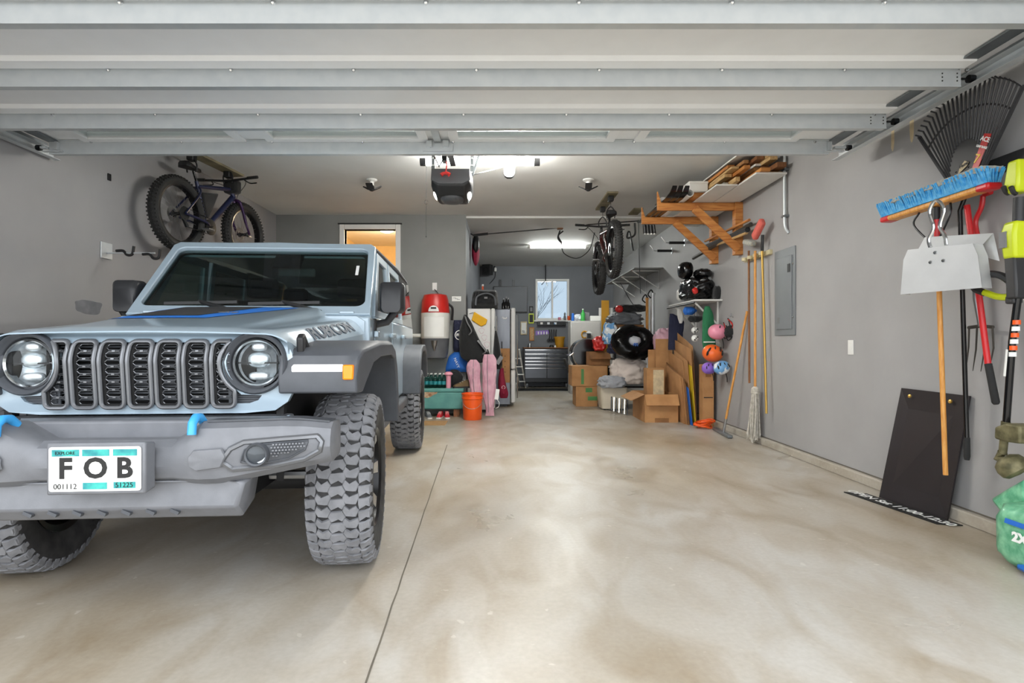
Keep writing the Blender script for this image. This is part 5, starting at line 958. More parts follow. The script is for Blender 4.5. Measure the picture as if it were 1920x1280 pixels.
c = [g(1899, 548), g(1890, 556), g(1870, 556), g(1846, 548)]; MB().tube(bez(c, 5), .017, 8).build('loop_handle', 'lime', ST); MB().tube(bez([g(1846, 549), g(1828, 540), g(1828, 522), g(1850, 514), g(1878, 517), g(1900, 534), g(1899, 548)], 5), .019, 8).build('loop_grip', 'tool_black', ST); MB().box(g(1901, 562), (.05, .05, .04)).build('clamp', 'tool_black', ST, bev=.008)
m = MB(); q = [g(1885, 822), g(1886, 800), g(1908, 793), g(1935, 798), g(1935, 832), g(1905, 828)]; m.loft([[p-X_*.06 for p in q], [p+X_*.08 for p in q]]); m.build('guard', 'dirty_metal', ST, bev=.01); MB().tube([g(1880, 848), g(1873, 858), g(1890, 866)], [.022, .024, .02], 10).build('gearbox', 'dirty_metal', ST)
c = g(1897, 873); MB().lathe([(.03, .05), (.06, .03), (.07, 0), (.066, -.03), (.05, -.045), (0, -.05)], c, (-.4, .5, .75), 22).build('spool_head', 'dirty_metal', ST)
RH = [MB().tube(bez([Vector((XR-.03, g(px, 0).y, 2.05)), g(px, 352, .02), g(px-9, 362, -.03), g(px-17, 350, -.06)], 5), .011, 8).build('hook', 'tool_black', RL) for px in (1898, 1912)]
# feed bags bottom right
q = PF(1905, 1066); c = Vector((2.58, 2.62, 0)); m = MB(); m.ell(c+Z_*.15, (.17, .2, .155), amp=.06, sd=3, n=28, m=16, p=.5); BG = solo(m, 'seed_bag', 'bag_green', 'green and white bag printed 2X on the floor at the right edge', 'bag', smooth=50); MB().text('2X', (2.396, 2.615, .165), (.05, -1, 0), (0, 0, 1), .06, .003, bold=.003).build('lettering', 'print_white', BG)
m = MB(); m.grid(lambda u_, v_: (2.400+.006*v_, 2.70-.2*u_, .215+.022*v_), 4, 1, .004); m.build('blue_band', 'blue_plastic', BG); MB().ell(c+Vector((-.02, -.05, .025)), (.17, .16, .03), amp=.1).build('blue_base', 'blue_plastic', BG)
q = [W2(1868, 935, 2.60), W2(1900, 915, 2.60), W2(1935, 895, 2.60), W2(1945, 985, 2.60), W2(1912, 990, 2.60)]; m = MB(); m.loft([[p-X_*.04+X_*.03*noise.noise((i, 1, 2)) for i, p in enumerate(q)], [p+X_*.10 for p in q]]); solo(m, 'green_sack', 'bag_green', 'crumpled pale green plastic sack propped on the 2X bag', 'bag', bev=.02)
# ================================================================ BROOM RACK
plain('rack_beige', '#c9bd97', .5); plain('scrub_red', '#d4655a', .8); plain('mop_white', '#cfcac0', .9, c2='#aaa498', sc=30)
ra, rb = PR(1400, 482, XR-.03), PR(1440, 466, XR-.03); BR = thing('broom_rack', 'beige gripping broom rack on the right wall above the mop', 'tool rack', (XR, 6.05, ra.z)); MB().bb(XR-.035, XR, 5.80, 6.42, 1.99, 2.04).build('bar', 'rack_beige', BR, bev=.005)
for k in range(4): c = Vector((XR-.06, 5.92+k*.14, 2.015)); MB().ring([(.03, -.018), (.02, -.018), (.02, .018), (.03, .018)], c, Z_, 16).build('gripper', 'rack_beige', BR)
a, b = W2(1404, 470, 2.71), W2(1405, 718, 2.71); T = thing('scrub_brush', 'scrub brush with brown pole hung bristles-up in the broom rack', 'brush', b); MB().tube([a, b], .012, 8).build('pole', 'wood_brown', T); c = W2(1405, 455, 2.68); MB().box(c, (.08, .2, .06), rotm(15, 0, 0)).build('head', 'bristle_grey', T, bev=.02)
a, b = W2(1416, 470, 2.70), W2(1416, 728, 2.70); T = thing('string_mop', 'white string mop hanging strands-down from the broom rack', 'mop', Vector((b.x, b.y, .05))); MB().tube([a, b], .0135, 8).build('pole', 'wood_handle', T); m = MB(); r4 = random.Random(2)
for k in range(70):
    an = r4.uniform(0, 6.28); rr = r4.uniform(.01, .075); t = b+Vector((rr*.4*math.cos(an), rr*.4*math.sin(an), .0)); e = Vector((b.x-.02+rr*math.cos(an)*.9, b.y+rr*1.15*math.sin(an), r4.uniform(.02, .12))); md = t.lerp(e, .5)+Vector((r4.uniform(-.015, .015), r4.uniform(-.015, .015), 0)); m.tube(bez([t, md, e], 4), .0055, 5)
m.build('strands', 'mop_white', T, stuff=True); MB().lathe([(.02, .02), (.04, 0), (.045, -.05), (.03, -.06)], b, n=14).build('collar', 'mop_white', T)
a, b = W2(1429, 470, 2.71), W2(1437, 775, 2.71); T = thing('scrub_brush', 'brass-coloured pole brush with red head hung in the broom rack', 'brush', b); MB().tube([a, b], .012, 10).build('pole', 'brass', T); MB().tube([a, W2(1430, 440, 2.70)], .016, 8).build('neck', 'black_plastic', T); c = W2(1422, 430, 2.66); MB().box(c, (.06, .24, .085), rotm(-35, 0, 0)).build('head', 'scrub_red', T, bev=.02)
a, b = PF(1356, 815), PR(1401, 583, XR-.02); T = thing('push_squeegee', 'wooden-handled floor squeegee leaning on the right wall', 'squeegee', a); MB().tube([a+Z_*.03, b], .013, 10).build('handle', 'wood_handle', T); h0, h1 = PF(1340, 806), PF(1369, 822); m = MB(); m.beam(h0+Z_*.02, h1+Z_*.02, .06, .03); m.build('head', 'galv_dark', T, bev=.006); MB().beam(h0+Z_*.004, h1+Z_*.004, .04, .008).build('blade', 'rubber', T)
MB().tube([a+Z_*.03, a.lerp(b, .12)+Z_*.02], .018, 8).build('socket', 'steel', T)
# ================================================================ LUMBER RACK
for k, (Yk, lab) in enumerate(((6.56, 'nearer'), (7.30, 'farther'))):
    T = thing('rack_bracket', f'{lab} orange pine bracket of the overhead lumber rack', 'bracket', (XR, Yk, 2.1)); za = 2.66
    MB().bb(XR-.09, XR, Yk-.045, Yk+.045, 2.10, za+.045).build('post', 'wood_pine', T, bev=.004); MB().bb(1.80, XR-.09, Yk-.02, Yk+.02, za-.045, za+.045).build('arm', 'wood_pine', T, bev=.004)
    MB().beam((2.22, Yk-.04, za-.03), (XR-.05, Yk-.04, 2.16), .038, .09).build('brace', 'wood_pine', T, bev=.004); MB().prism([(0, 0), (.04, 0), (0, .13)], (1.80, Yk-.02, za+.045), X_, Z_, -.04).build('end_stop', 'wood_pine', T)
zt = 2.708
def plank(name, x, y0, y1, w, h, mt, label, z=zt, group='boards on the lumber rack', yaw=0, cat='board'):
    m = MB(); m.box((0, 0, h/2), (w, y1-y0, h), rotm(0, 0, yaw)); m.v = [p+Vector((x, (y0+y1)/2, z)) for p in m.v]; return solo(m, name, mt, label, cat, group, bev=.002)
plank('melamine_board', 2.60, 5.45, 7.9, .30, .018, 'white_paint', 'broad white panel lying on the lumber rack against the wall')
plank('melamine_board', 2.33, 5.85, 7.8, .22, .016, 'white_paint', 'narrow white panel under the wood on the lumber rack')
plank('pine_board', 2.66, 5.50, 7.6, .14, .02, 'wood_pale', 'pale pine board over the white wall-side panel', zt+.019); plank('cedar_board', 2.53, 5.42, 7.7, .09, .035, 'wood_pine', 'orange cedar board on the rack beside the pale pine board', zt+.019)
plank('brown_board', 2.64, 5.40, 7.5, .09, .045, 'wood_brown', 'dark brown beam lying high on the lumber stack', zt+.056, yaw=2); plank('pale_strip', 2.40, 5.75, 7.7, .045, .045, 'wood_pale', 'slim pale timber strip on the narrow white panel', zt+.017); plank('grey_board', 2.337, 5.9, 7.7, .05, .03, 'bristle_grey', 'weathered grey strip at the open side of the lumber', zt+.017)
m = MB(); m.beam((2.52, 5.52, zt+.275), (2.46, 7.6, zt+.265), .34, .014); m.xf(lambda p: (p.x, p.y, p.z+(p.x-2.5)*.18)); solo(m, 'melamine_sheet', 'white_paint', 'tilted white sheet on top of the lumber rack pile', 'board', 'boards on the lumber rack')
ORD = ('first', 'second', 'third', 'fourth', 'fifth', 'sixth', 'seventh', 'eighth', 'ninth', 'tenth', 'eleventh', 'twelfth'); rl = random.Random(3)
for k in range(12):
    lv = k//4; plank('timber_offcut', 2.37+.088*(k % 4)+rl.uniform(-.012, .012), 5.42+rl.uniform(0, .35)+.1*(3-k % 4), 6.9+rl.uniform(0, .6), rl.choice((.05, .06, .075)), rl.choice((.022, .034, .036)), ('wood_pale', 'wood_pine', 'wood_brown', 'wood_pine', 'white_paint', 'wood_pale', 'cardboard')[(k*3) % 7], f'{ORD[k]} loose timber length in the lumber pile, counted upward from its open side', zt+.105+.04*lv, yaw=rl.uniform(-.8, .8))
c = P(1287, 370, 6.3); T = solo(MB().ring([(.045, 0), (.036, 0), (.036, 1.3), (.045, 1.3)], (2.095, 6.3, zt+.046), (0, 1, 0), 24), 'plastic_pipe', 'white_plastic', 'open white plastic pipe lying on the lumber rack', 'pipe')
c = P(1311, 362, 6.35); T = thing('white_box', 'small white box resting on a wood block on the lumber rack', 'box', (c.x, 6.45, zt+.07)); MB().bb(c.x-.11, c.x+.10, 6.35, 6.85, zt+.07, zt+.18).build('body', 'white_plastic', T, bev=.006); MB().bb(c.x-.115, c.x+.105, 6.345, 6.855, zt+.16, zt+.19).build('lid', 'white_plastic', T, bev=.006); solo(MB().bb(2.155, 2.295, 6.38, 6.8, zt+.017, zt+.068), 'wood_block', 'wood_pine', 'orange wood block under the small white box on the rack', 'wood block')
# skis on the open end of the arms
for k in range(3):
    x = 1.88+.068*k; T = thing('ski', ('outermost', 'middle', 'innermost')[k]+' black ski with binding on the end of the lumber rack', 'ski', (x, 6.9, zt), 0, 'skis on the lumber rack'); m = MB(); m.loft([[Vector((x+dx, y, zt+z+dz)) for dx, dz in ((-w, 0), (w, 0), (w, .014), (-w, .014))] for y, w, z in ((6.15, .024, .07), (6.22, .032, .02), (6.4, .029, 0), (7.4, .026, 0), (7.75, .031, .02))]); m.build('blade', 'black_gloss', T)
    MB().box((x, 6.75, zt+.035), (.06, .22, .045)).build('binding', 'black_plastic', T, bev=.01); MB().box((x, 6.62, zt+.05), (.055, .06, .05)).build('toe_piece', 'print_white', T, bev=.01)
# strap of lights at end of the farther arm
q = P(1208, 425, 7.28); T = thing('strap_clamps', 'cluster of black clamps hanging off the end of the farther bracket', 'clamps', (q.x, 7.28, 2.5))
for k in range(4): MB().tube([(q.x-.0+.04*k, 7.28, 2.60), (q.x+.04*k+.01, 7.28, 2.49)], [.02, .024], 8).build('clamp', 'black_plastic', T); MB().ell((q.x+.04*k+.01, 7.28, 2.485), (.016, .016, .012), n=8, m=5).build('clamp_tip', 'white_plastic', T)
# lower rods between brace and wall
for k, (a, b, r, mt, lab) in enumerate((((1300, 484), (1408, 420), .022, 'dark_iron', 'dark metal tube slung under the lumber rack braces'), ((1318, 465), (1402, 430), .03, 'black_cloth', 'black rod case slung under the lumber rack braces'), ((1335, 462), (1400, 436), .018, 'wood_pale', 'pale wooden rod slung under the lumber rack braces'), ((1322, 452), (1405, 412), .015, 'wood_pine', 'orange wooden rod slung high under the lumber rack'))):
    m = MB(); A, B_ = W2(*a, 2.66), W2(*b, 2.66); m.tube([A, A.lerp(B_, .5), B_], r, 10); T = solo(m, 'slung_rod', mt, lab, 'rod', 'rods under the lumber rack')
# padded hooks on the wall
for px, py, lab in ((1284, 455, 'nearer'), (1260, 470, 'farther')):
    c = PR(px, py); T = thing('padded_arm_hook', f'{lab} black padded hook high on the right wall behind the lumber rack', 'wall hook', c, 0, 'padded hooks on the right wall'); MB().tube([c, c-X_*.24], .022, 10).build('pad', 'black_plastic', T); MB().tube([c-X_*.23, c-X_*.29, c-X_*.36+Z_*.09], .008, 8).build('tip', 'chrome', T); MB().bb(XR-.008, XR, c.y-.03, c.y+.03, c.z-.05, c.z+.05).build('plate', 'galv', T)
# ================================================================ PILE ALONG THE RIGHT WALL
plain('cream_cloth', '#dccfc6', .9, bump=.3, bsc=9, var=.06); plain('grey_cloth', '#a9acb2', .9, bump=.3, bsc=10); plain('bin_beige', '#d8cdb8', .5, var=.06); plain('bin_bag', '#101012', .22, bump=.5, bsc=14); plain('green_cloth', '#1f6b45', .85, bump=.3, bsc=16); plain('helmet_pink', '#e28fa6', .3); plain('helmet_orange', '#ee6a2a', .3); plain('helmet_purple', '#8a62c4', .3); plain('helmet_blue', '#6fa6d8', .3, c2='#eef2f5', sc=9, lo=.48, hi=.52); plain('tarp_clear', '#c9ccd2', .4, bump=.5, bsc=12); plain('pink_bag', '#e3b3c3', .35, bump=.3, bsc=10); plain('box_green', '#4f8a4a', .6); plain('yellow_board', '#d8b528', .5); plain('ochre_wood', '#b98416', .55); plain('cabinet_grey', '#b9b6b2', .5, var=.06); plain('chest_dark', '#2f3032', .35, .5); plain('chest_drawer', '#55575b', .3, .85, sc=3)
def carton(name, label, x0, x1, y0, y1, z0, z1, mt='cardboard', flaps=None, marks=(), cat='box', rz=0, grp=None):
    c = Vector(((x0+x1)/2, (y0+y1)/2, z0)); T = thing(name, label, cat, c, R(rz), grp); w, d, h = (x1-x0)/2, (y1-y0)/2, z1-z0; t = .005
    if flaps is None: MB().bb(-w, w, -d, d, 0, h).build('body', mt, T, local=True, bev=.004); MB().bb(-w*.99, w*.99, -.025, .025, h, h+.0015).build('tape', 'wood_pale', T, local=True)
    else:
        m = MB()
        for a in ((-w, -w+t, -d, d), (w-t, w, -d, d), (-w+t, w-t, -d, -d+t), (-w+t, w-t, d-t, d)): m.bb(*a, 0, h)
        m.bb(-w+t, w-t, -d+t, d-t, 0, t); m.build('body', mt, T, local=True)
        for side, ang in flaps:
            a = R(ang); L = .2 if side in 'lr' else .16
            if side == 'l': m = MB().beam((-w, 0, h), (-w-L*math.cos(a), 0, h-L*math.sin(a)), 2*d*.98, t, (0, 0, 1))
            elif side == 'r': m = MB().beam((w, 0, h), (w+L*math.cos(a), 0, h-L*math.sin(a)), 2*d*.98, t)
            elif side == 'f': m = MB().beam((0, -d, h), (0, -d-L*math.cos(a), h-L*math.sin(a)), 2*w*.98, t)
            else: m = MB().beam((0, d, h), (0, d+L*math.cos(a), h-L*math.sin(a)), 2*w*.98, t)
            m.build('flap', mt, T, local=True)
    for (xa, xb, za, zb, mk) in marks: MB().bb(-w+xa*2*w, -w+xb*2*w, -d-.0015, -d-.0003, za*h, zb*h).build('print', mk, T, local=True)
    return T
carton('open_carton', 'large open cardboard box with spread flaps in front of the pile', 1.93, 2.385, 7.65, 8.35, 0, .38, flaps=(('l', 25), ('f', 62)), marks=((.30, .72, .0, .16, 'cardboard_dark'),))
carton('moving_carton', 'brown moving box with green print at the bottom of the stack', 1.25, 1.62, 9.6, 10.05, 0, .345, marks=((.55, .98, .30, .50, 'box_green'), (.45, .75, .70, .92, 'box_green')))
carton('moving_carton', 'brown moving box with green bar on top of the printed box', 1.18, 1.78, 9.58, 10.08, .347, .69, marks=((.26, .34, .10, .85, 'box_green'),))
T = carton('open_carton', 'small open cardboard box atop the stack beside the grill', 1.50, 1.86, 9.75, 10.1, .692, .93, 'cardboard_dark', flaps=(('f', 50),))
# beige bin with grey blanket
bx0, bx1, by0, by1 = 1.58, 2.02, 9.05, 9.5; BN = thing('beige_bin', 'rounded beige plastic storage bin under the grey blanket', 'bin', (1.8, 9.27, 0)); MB().loft([[Vector((1.80+x*w, 9.27+y*w, z)) for x, y in rrect(-.22, .22, -.22, .22, .06, 4)] for z, w in ((.02, .88), (.08, .93), (.30, 1), (.36, .98))]).build('shell', 'bin_beige', BN)
for sx in (-1, 1):
    for sy in (-1, 1): MB().lathe([(.02, 0), (.02, .03)], (1.8+sx*.15, 9.27+sy*.15, 0), n=10).build('caster', 'black_plastic', BN)
def drape(name, label, cat, mt, c, r, amp=.18, sd=0, fq=2.4, fold=.0, **k):
    m = MB(); m.ell(c, r, n=72, m=40, amp=amp*1.25, fq=fq, sd=sd, p=.72); cc = Vector(c); sz = min(r); fold = max(fold, .006)*1.5
    def f(v):
        d = v-cc; q = Vector((d.x*4.2+sd, d.y*4.2-sd, d.z*6.5)); w = Vector((noise.noise(q), noise.noise(q+Vector((5, 2, 1))), noise.noise(q+Vector((1, 7, 3)))))
        rg = 1-abs(noise.noise(q*1.3+w*1.6))*2.4; r2 = 1-abs(noise.noise(q*3.1+w*2.2))*2.2; t = v+d.normalized()*(fold*1.5*rg+fold*.7*r2)
        t.z = max(t.z, cc.z-r[2]*.93); return t
    m.xf(f); return solo(m, name, mt, label, cat, smooth=80, **k)
drape('grey_blanket', 'folded grey blanket spilling over the beige bin', 'blanket', 'grey_cloth', (1.75, 9.05, .445), (.19, .14, .085), .16, 2, fold=.012)
drape('cream_comforter', 'rolled cream comforter heaped below the bagged tyre', 'bedding', 'cream_cloth', (2.06, 9.27, .60), (.27, .2, .20), .14, 6, fold=.016)
drape('white_sheet_bag', 'white bundled bedding between the comforter and the cartons', 'bedding', 'white_cloth', (2.50, 9.08, .36), (.12, .18, .36), .16, 9, fold=.012)
# vent grille panel lying before the bin
T = thing('vent_panel', 'dark slatted vent panel leaning on the beige bin', 'vent', PF(1160, 775)); a = PF(1146, 770); b = PF(1176, 778)
for k in range(7): p = a.lerp(b, k/6); MB().beam(p+Z_*.005, p+Vector((.02, .07, .22)), .018, .008).build('slat', 'dark_metal' if k % 2 == 0 else 'steel', T)
MB().beam(a, b, .02, .012).build('edge', 'steel', T)
# bagged tyre
c = P(1187, 641, 9.0); m = MB(); ax = Vector((.18, -1, .32)); prf = [(.175+.115*math.cos(t), .14*math.sin(t)) for t in [2*math.pi*k/14 for k in range(24)]]
m.ring([(r_*1.12, h_) for r_, h_ in prf], c, ax, 90); m.xf(lambda v: Vector((v.x*1.08-c.x*.08, v.y, c.z+(v.z-c.z)*.86))+(v-c).normalized()*.02*(1-2*abs(noise.noise(v*9)))); T = solo(m, 'bagged_tyre', 'bin_bag', 'tyre wrapped in a shiny black bag with blue tie on the pile', 'tyre', smooth=60); MB().ell(c+ax.normalized()*.05, (.105, .07, .075), amp=.2, fq=4, n=20, m=12).build('bag_centre', 'tarp_clear', T); m = MB(); q = c+ax.normalized()*.09
for dx in (-.03, .0, .03): m.tube(bez([q, q+Vector((dx, -.03, -.08)), q+Vector((dx*1.6-.02, -.02, -.17))], 4), .009, 5)
m.build('tie', 'blue_plastic', T, stuff=True)
# support under it: dark tote + shelf unit
T = thing('storage_rack', 'dark plastic storage rack behind the heap of bags', 'rack', (2.3, 9.85, 0))
for z in (.35, .82, 1.20): MB().bb(1.89, 2.70, 9.55, 10.15, z-.03, z).build('shelf', 'chest_dark', T)
for x in (1.91, 2.68):
    for y in (9.57, 10.13): MB().tube([(x, y, 0), (x, y, 1.2)], .02, 8).build('post', 'chest_dark', T)
carton('brown_carton', 'flat brown carton on top of the storage rack', 1.93, 2.40, 9.56, 10.0, 1.201, 1.39, 'cardboard_dark'); carton('brown_carton', 'brown carton on the middle rack shelf behind the bagged tyre', 2.25, 2.65, 9.58, 10.05, .822, 1.15)
drape('grey_bundle', 'grey cloth bundle heaped on the flat carton', 'bundle', 'grey_plastic', (2.10, 9.72, 1.485), (.27, .2, .10), .2, 4, fold=.012); drape('blue_white_bundle', 'blue and white cloth bundle hanging off the rack corner', 'bundle', 'helmet_blue', (1.80, 9.42, 1.22), (.10, .11, .17), .2, 14, fold=.012); drape('navy_bundle', 'navy cloth bundle below the blue and white bundle', 'bundle', 'navy_cloth', (1.87, 9.22, .98), (.14, .1, .08), .2, 17, fold=.01)
drape('dark_duffel', 'dark duffel with red end on top of the grey bundle', 'bag', 'black_cloth', (2.20, 9.72, 1.675), (.26, .14, .065), .12, 21); c = P(1166, 571, 9.48); solo(MB().ell((c.x-.02, 9.60, 1.655), (.07, .07, .065), amp=.1), 'red_pouch', 'red_plastic', 'small red pouch at the end of the dark duffel', 'pouch')
drape('red_crate', 'red plastic sack squeezed between grill and bagged tyre', 'bag', 'red_plastic', (1.66, 9.70, 1.06), (.10, .1, .12), .12, 3)
T = thing('black_cable', 'thin black cable draped from ceiling to the rack pile', 'cable', P(1185, 575, 9.8)); MB().tube(bez([P(1163, 530, 9.7), P(1180, 560, 9.6), P(1195, 582, 9.5)], 6), .006, 5).build('cable', 'black_plastic', T)
for k, (px, mt, r_, h_) in enumerate(((1221, 'wood_handle', .024, .62), (1232, 'aluminium', .038, .70))):
    c = P(px, 0, 9.2); T = thing('long_cylinder', ('slim tan', 'thick silver')[k]+' upright tube standing on the rack by the wall', 'tube', (c.x+.04, 9.62, 1.2)); MB().lathe([(r_, .0), (r_, h_), (r_*1.2, h_), (r_*1.2, h_+.03), (0, h_+.03)], (c.x+.04, 9.62, 1.201), n=16).build('tube', mt, T); MB().tube(bez([(c.x+.04, 9.60, 1.23+h_), (c.x-.0, 9.58, 1.28+h_), (c.x-.05, 9.58, 1.2+h_), (c.x, 9.57, 1.14+h_)], 5), .012, 6).build('strap', 'black_plastic', T)
# grill
gc = Vector((1.56, 10.55, .88)); GR = thing('barrel_grill', 'black barrel-shaped grill behind the moving boxes', 'grill', (1.56, 10.5, 0)); MB().lathe([(0, -.28), (.27, -.28), (.285, -.26), (.285, .26), (.27, .28), (0, .28)], gc, (0, 1, 0), 36).build('barrel', 'black_gloss', GR); MB().ring([(.29, -.29), (.27, -.30), (.27, -.26), (.29, -.26)], gc, (0, 1, 0), 36).build('rim', 'chrome', GR); MB().tube([gc+Vector((-.27, -.3, .02)), gc+Vector((-.33, -.3, -.02)), gc+Vector((-.33, .2, -.02))], .013, 8).build('handle', 'chrome', GR); m = MB(); m.box(gc+Vector((-.36, -.1, -.22)), (.03, .4, .28), rotm(0, -20, 0)); m.build('side_shelf', 'black_plastic', GR)
for x in (-.2, .2):
    for y in (-.2, .2): MB().tube([gc+Vector((x, y, -.2)), (gc.x+x, gc.y+y, 0)], .016, 8).build('leg', 'black_plastic', GR)
MB().box(gc+Vector((.02, -.29, -.12)), (.02, .02, .3)).build('hinge_bar', 'dark_metal', GR)
# cabinet
kx0, kx1 = P(1070, 0, 12).x, P(1127, 0, 12).x; KB = thing('grey_cabinet', 'plain pale grey steel cabinet beside the tool chest', 'cabinet', ((kx0+kx1)/2, 12.25, 0)); MB().bb(kx0, kx1, 12.02, 12.5, 0, 1.555).build('body', 'cabinet_grey', KB, bev=.01); MB().bb(kx0+.015, kx1-.015, 12.0, 12.02, .06, 1.52).build('door', 'cabinet_grey', KB, bev=.006)
m = MB(); q = P(1096, 627, 11.99); m.tube([q+Vector((.06*math.cos(a), 0, .07*math.sin(a))) for a in [.8+i*.3 for i in range(16)]], .016, 6); m.build('horn_hook', 'ochre_wood', KB); q = P(1104, 627, 11.97); m = MB(); m.prism([(-.07, .03), (0, .08), (.07, .03)], q, X_, Z_, .04); m.build('birdhouse_roof', 'print_white', KB); MB().box(q+Vector((0, -.02, -.03)), (.07, .05, .11)).build('birdhouse', 'black_plastic', KB)
def bottle(name, label, x, y, z, h, r_, mt, cap='white_plastic'):
    T = thing(name, label, 'bottle', (x, y, z)); MB().lathe([(r_, 0), (r_, h*.6), (r_*.4, h*.78), (r_*.4, h*.92)], (x, y, z), n=14).build('bottle', mt, T); MB().lathe([(r_*.45, h*.92), (r_*.45, h), (0, h+.001)], (x, y, z), n=10).build('cap', cap, T)
zc = 1.556; bottle('green_bottle', 'bright green bottle standing on the grey cabinet', P(1093, 0, 12.1).x, 12.1, zc, .26, .045, 'green_plastic'); T = solo(MB().lathe([(.03, 0), (.03, .15), (.02, .165), (0, .166)], (P(1074, 0, 12.1).x, 12.1, zc), n=14), 'spray_can', 'blue_plastic', 'blue spray can at the left end of the grey cabinet top', 'can')
solo(MB().bb(P(1097, 0, 12.2).x, P(1105, 0, 12.2).x, 12.2, 12.35, zc, zc+.19), 'grey_carton', 'print_grey', 'small grey carton behind the green bottle', 'box', bev=.004); solo(MB().bb(P(1107, 0, 12.1).x, P(1127, 0, 12.1).x, 12.1, 12.35, zc, zc+.11), 'white_tray', 'white_plastic', 'white tray box on the right end of the cabinet top', 'box', bev=.01); drape('plastic_bag', 'crumpled clear plastic bag on the cabinet behind the blue can', 'bag', 'tarp_clear', (P(1084, 0, 12.15).x, 12.2, zc+.065), (.1, .08, .065), .2, 8)
a = P(1135, 563, 12.7); solo(MB().bb(a.x-.085, a.x+.085, 12.7, 12.74, 0, a.z), 'ochre_plank', 'ochre_wood', 'tall ochre plank standing behind the cabinet', 'plank', bev=.003); a = P(1135, 577, 12.8); solo(MB().bb(a.x-.15, a.x+.16, 12.78, 12.80, 0, a.z), 'white_plank', 'white_paint', 'white board standing behind the ochre plank', 'plank')
# ================================================================ FLATTENED CARDBOARD AND CLOTHS
rnd.seed(11)
OR2 = ('leftmost', 'second', 'third', 'fourth', 'fifth', 'sixth', 'seventh', 'eighth', 'ninth', 'tenth', 'eleventh', 'twelfth', 'thirteenth', 'rightmost')
for k in range(14):
    xk = 2.425+.0108*k; y0 = 7.40+rnd.uniform(0, .22); y1 = 8.05+rnd.uniform(0, .25); h = .58+.034*k+rnd.uniform(-.09, .11); ln = rnd.uniform(-.05, .005); lx = -.03
    mt, nm, lb = ('cardboard', 'cardboard_dark')[(k*5 % 3) % 2], 'flattened_carton', OR2[k]+' flattened brown carton standing in the cardboard row'
    if k == 5: mt, nm, lb, h, y0 = 'blue_plastic', 'blue_sheet', 'narrow blue sheet filed among the flattened cartons', .52, 7.36
    if k == 9: mt, nm, lb, h, y0 = 'yellow_board', 'yellow_sheet', 'bright yellow sheet filed among the flattened cartons', .80, 7.36
    t = rnd.uniform(.004, .0075); sl = rnd.uniform(.0, .1)
    q = [Vector((xk, y0, 0)), Vector((xk+0, y1, 0)), Vector((xk+lx-.02, y1, h+.1)), Vector((xk+lx-.02, y0+.02, h-sl))]; m = MB(); m.loft([q, [p+X_*t for p in q]])
    solo(m, nm, mt, lb, 'cardboard' if 'carton' in nm else 'sheet', 'flattened cardboard row' if 'carton' in nm else None)
for k, (xa, xb, yy, h) in enumerate(((2.27, 2.52, 8.36, 1.14), (2.18, 2.44, 8.44, .98))): solo(MB().bb(xa, xb, yy, yy+.012, 0, h), 'upright_carton', 'cardboard', ('taller', 'lower')[k]+' broad flattened carton facing out behind the cardboard row', 'cardboard')
T = carton('tall_carton', 'tall narrow brown carton standing against the right wall', 2.585, 2.73, 7.28, 7.42, 0, .80, marks=((.25, .75, .80, .88, 'cardboard_dark'), (.1, .9, .46, .475, 'print_black'))); T = carton('picture_carton', 'flat carton with pale torn label in the open box', 2.05, 2.30, 8.0, 8.2, .006, .72, marks=((.35, .95, .45, .97, 'patch'),))
c = PF(1330, 797); m = MB(); r5 = random.Random(9)
for k in range(7): rr = .05+.03*r5.random(); q = Vector((2.55+r5.uniform(-.03, .06), 7.13+r5.uniform(-.03, .04), .025+.012*k)); m.tube([q+Vector((rr*1.3*math.cos(t), rr*math.sin(t), .012*math.sin(2*t+k))) for t in [2*math.pi*i/18 for i in range(18)]], .010, 6, True)
T = solo(m, 'cable_coil', 'orange_plastic', 'coiled orange extension cord on the floor by the tall carton', 'cord', smooth=60)
drape('pink_laundry_bag', 'pink plastic laundry bag beside the dark blue cloth', 'bag', 'pink_bag', (2.49, 8.72, 1.10), (.13, .16, .19), .1, 6, fold=.008); drape('clear_sack', 'clear white sack under the pink laundry bag', 'bag', 'tarp_clear', (2.40, 8.70, .75), (.15, .16, .15), .14, 3, fold=.01)
# wall shelf with gear
sy0, sy1, sz = 7.12, 8.25, 1.63; SH = thing('wall_shelf', 'white bracketed shelf on the right wall carrying black sports gear', 'shelf', (XR, 7.7, sz)); MB().bb(2.43, XR, sy0, sy1, sz-.02, sz).build('board', 'white_paint', SH, bev=.003)
for y in (sy0+.15, sy1-.15):
    MB().beam((2.47, y, sz-.025), (XR-.01, y, sz-.31), .02, .02).build('bracket', 'white_paint', SH); MB().bb(XR-.015, XR, y-.012, y+.012, sz-.34, sz-.02).build('bracket_leg', 'white_paint', SH)
MB().tube([(2.43, sy0+.02, sz-.04), (2.43, sy1+.06, sz-.04)], .012, 8).build('hang_rod', 'black_plastic', SH)
def gear(name, label, px, py, rx, ry, Y, mt='black_gloss', amp=.14, sd=0, dy=None, cat='sports gear'): c = P(px, py, Y); k = Y/F; m = MB(); m.ell(c, (rx*k, dy or .14, ry*k), n=26, m=16, amp=amp, fq=3.2, sd=sd, p=.8); return solo(m, name, mt, label, cat, smooth=60)
drape('sports_duffel', 'bulging black sports duffel with red emblem on the wall shelf', 'bag', 'bin_bag', (P(1305, 0, 7.6).x, 7.62, 1.80), (.155, .32, .15), .14, 5, fold=.008); q = P(1306, 544, 7.2); m = MB(); m.ell((q.x, 7.25, q.z), (.04, .025, .04), amp=.3, fq=5); solo(m, 'red_emblem_cap', 'red_plastic', 'small red cap tucked on the front of the sports duffel', 'cap')
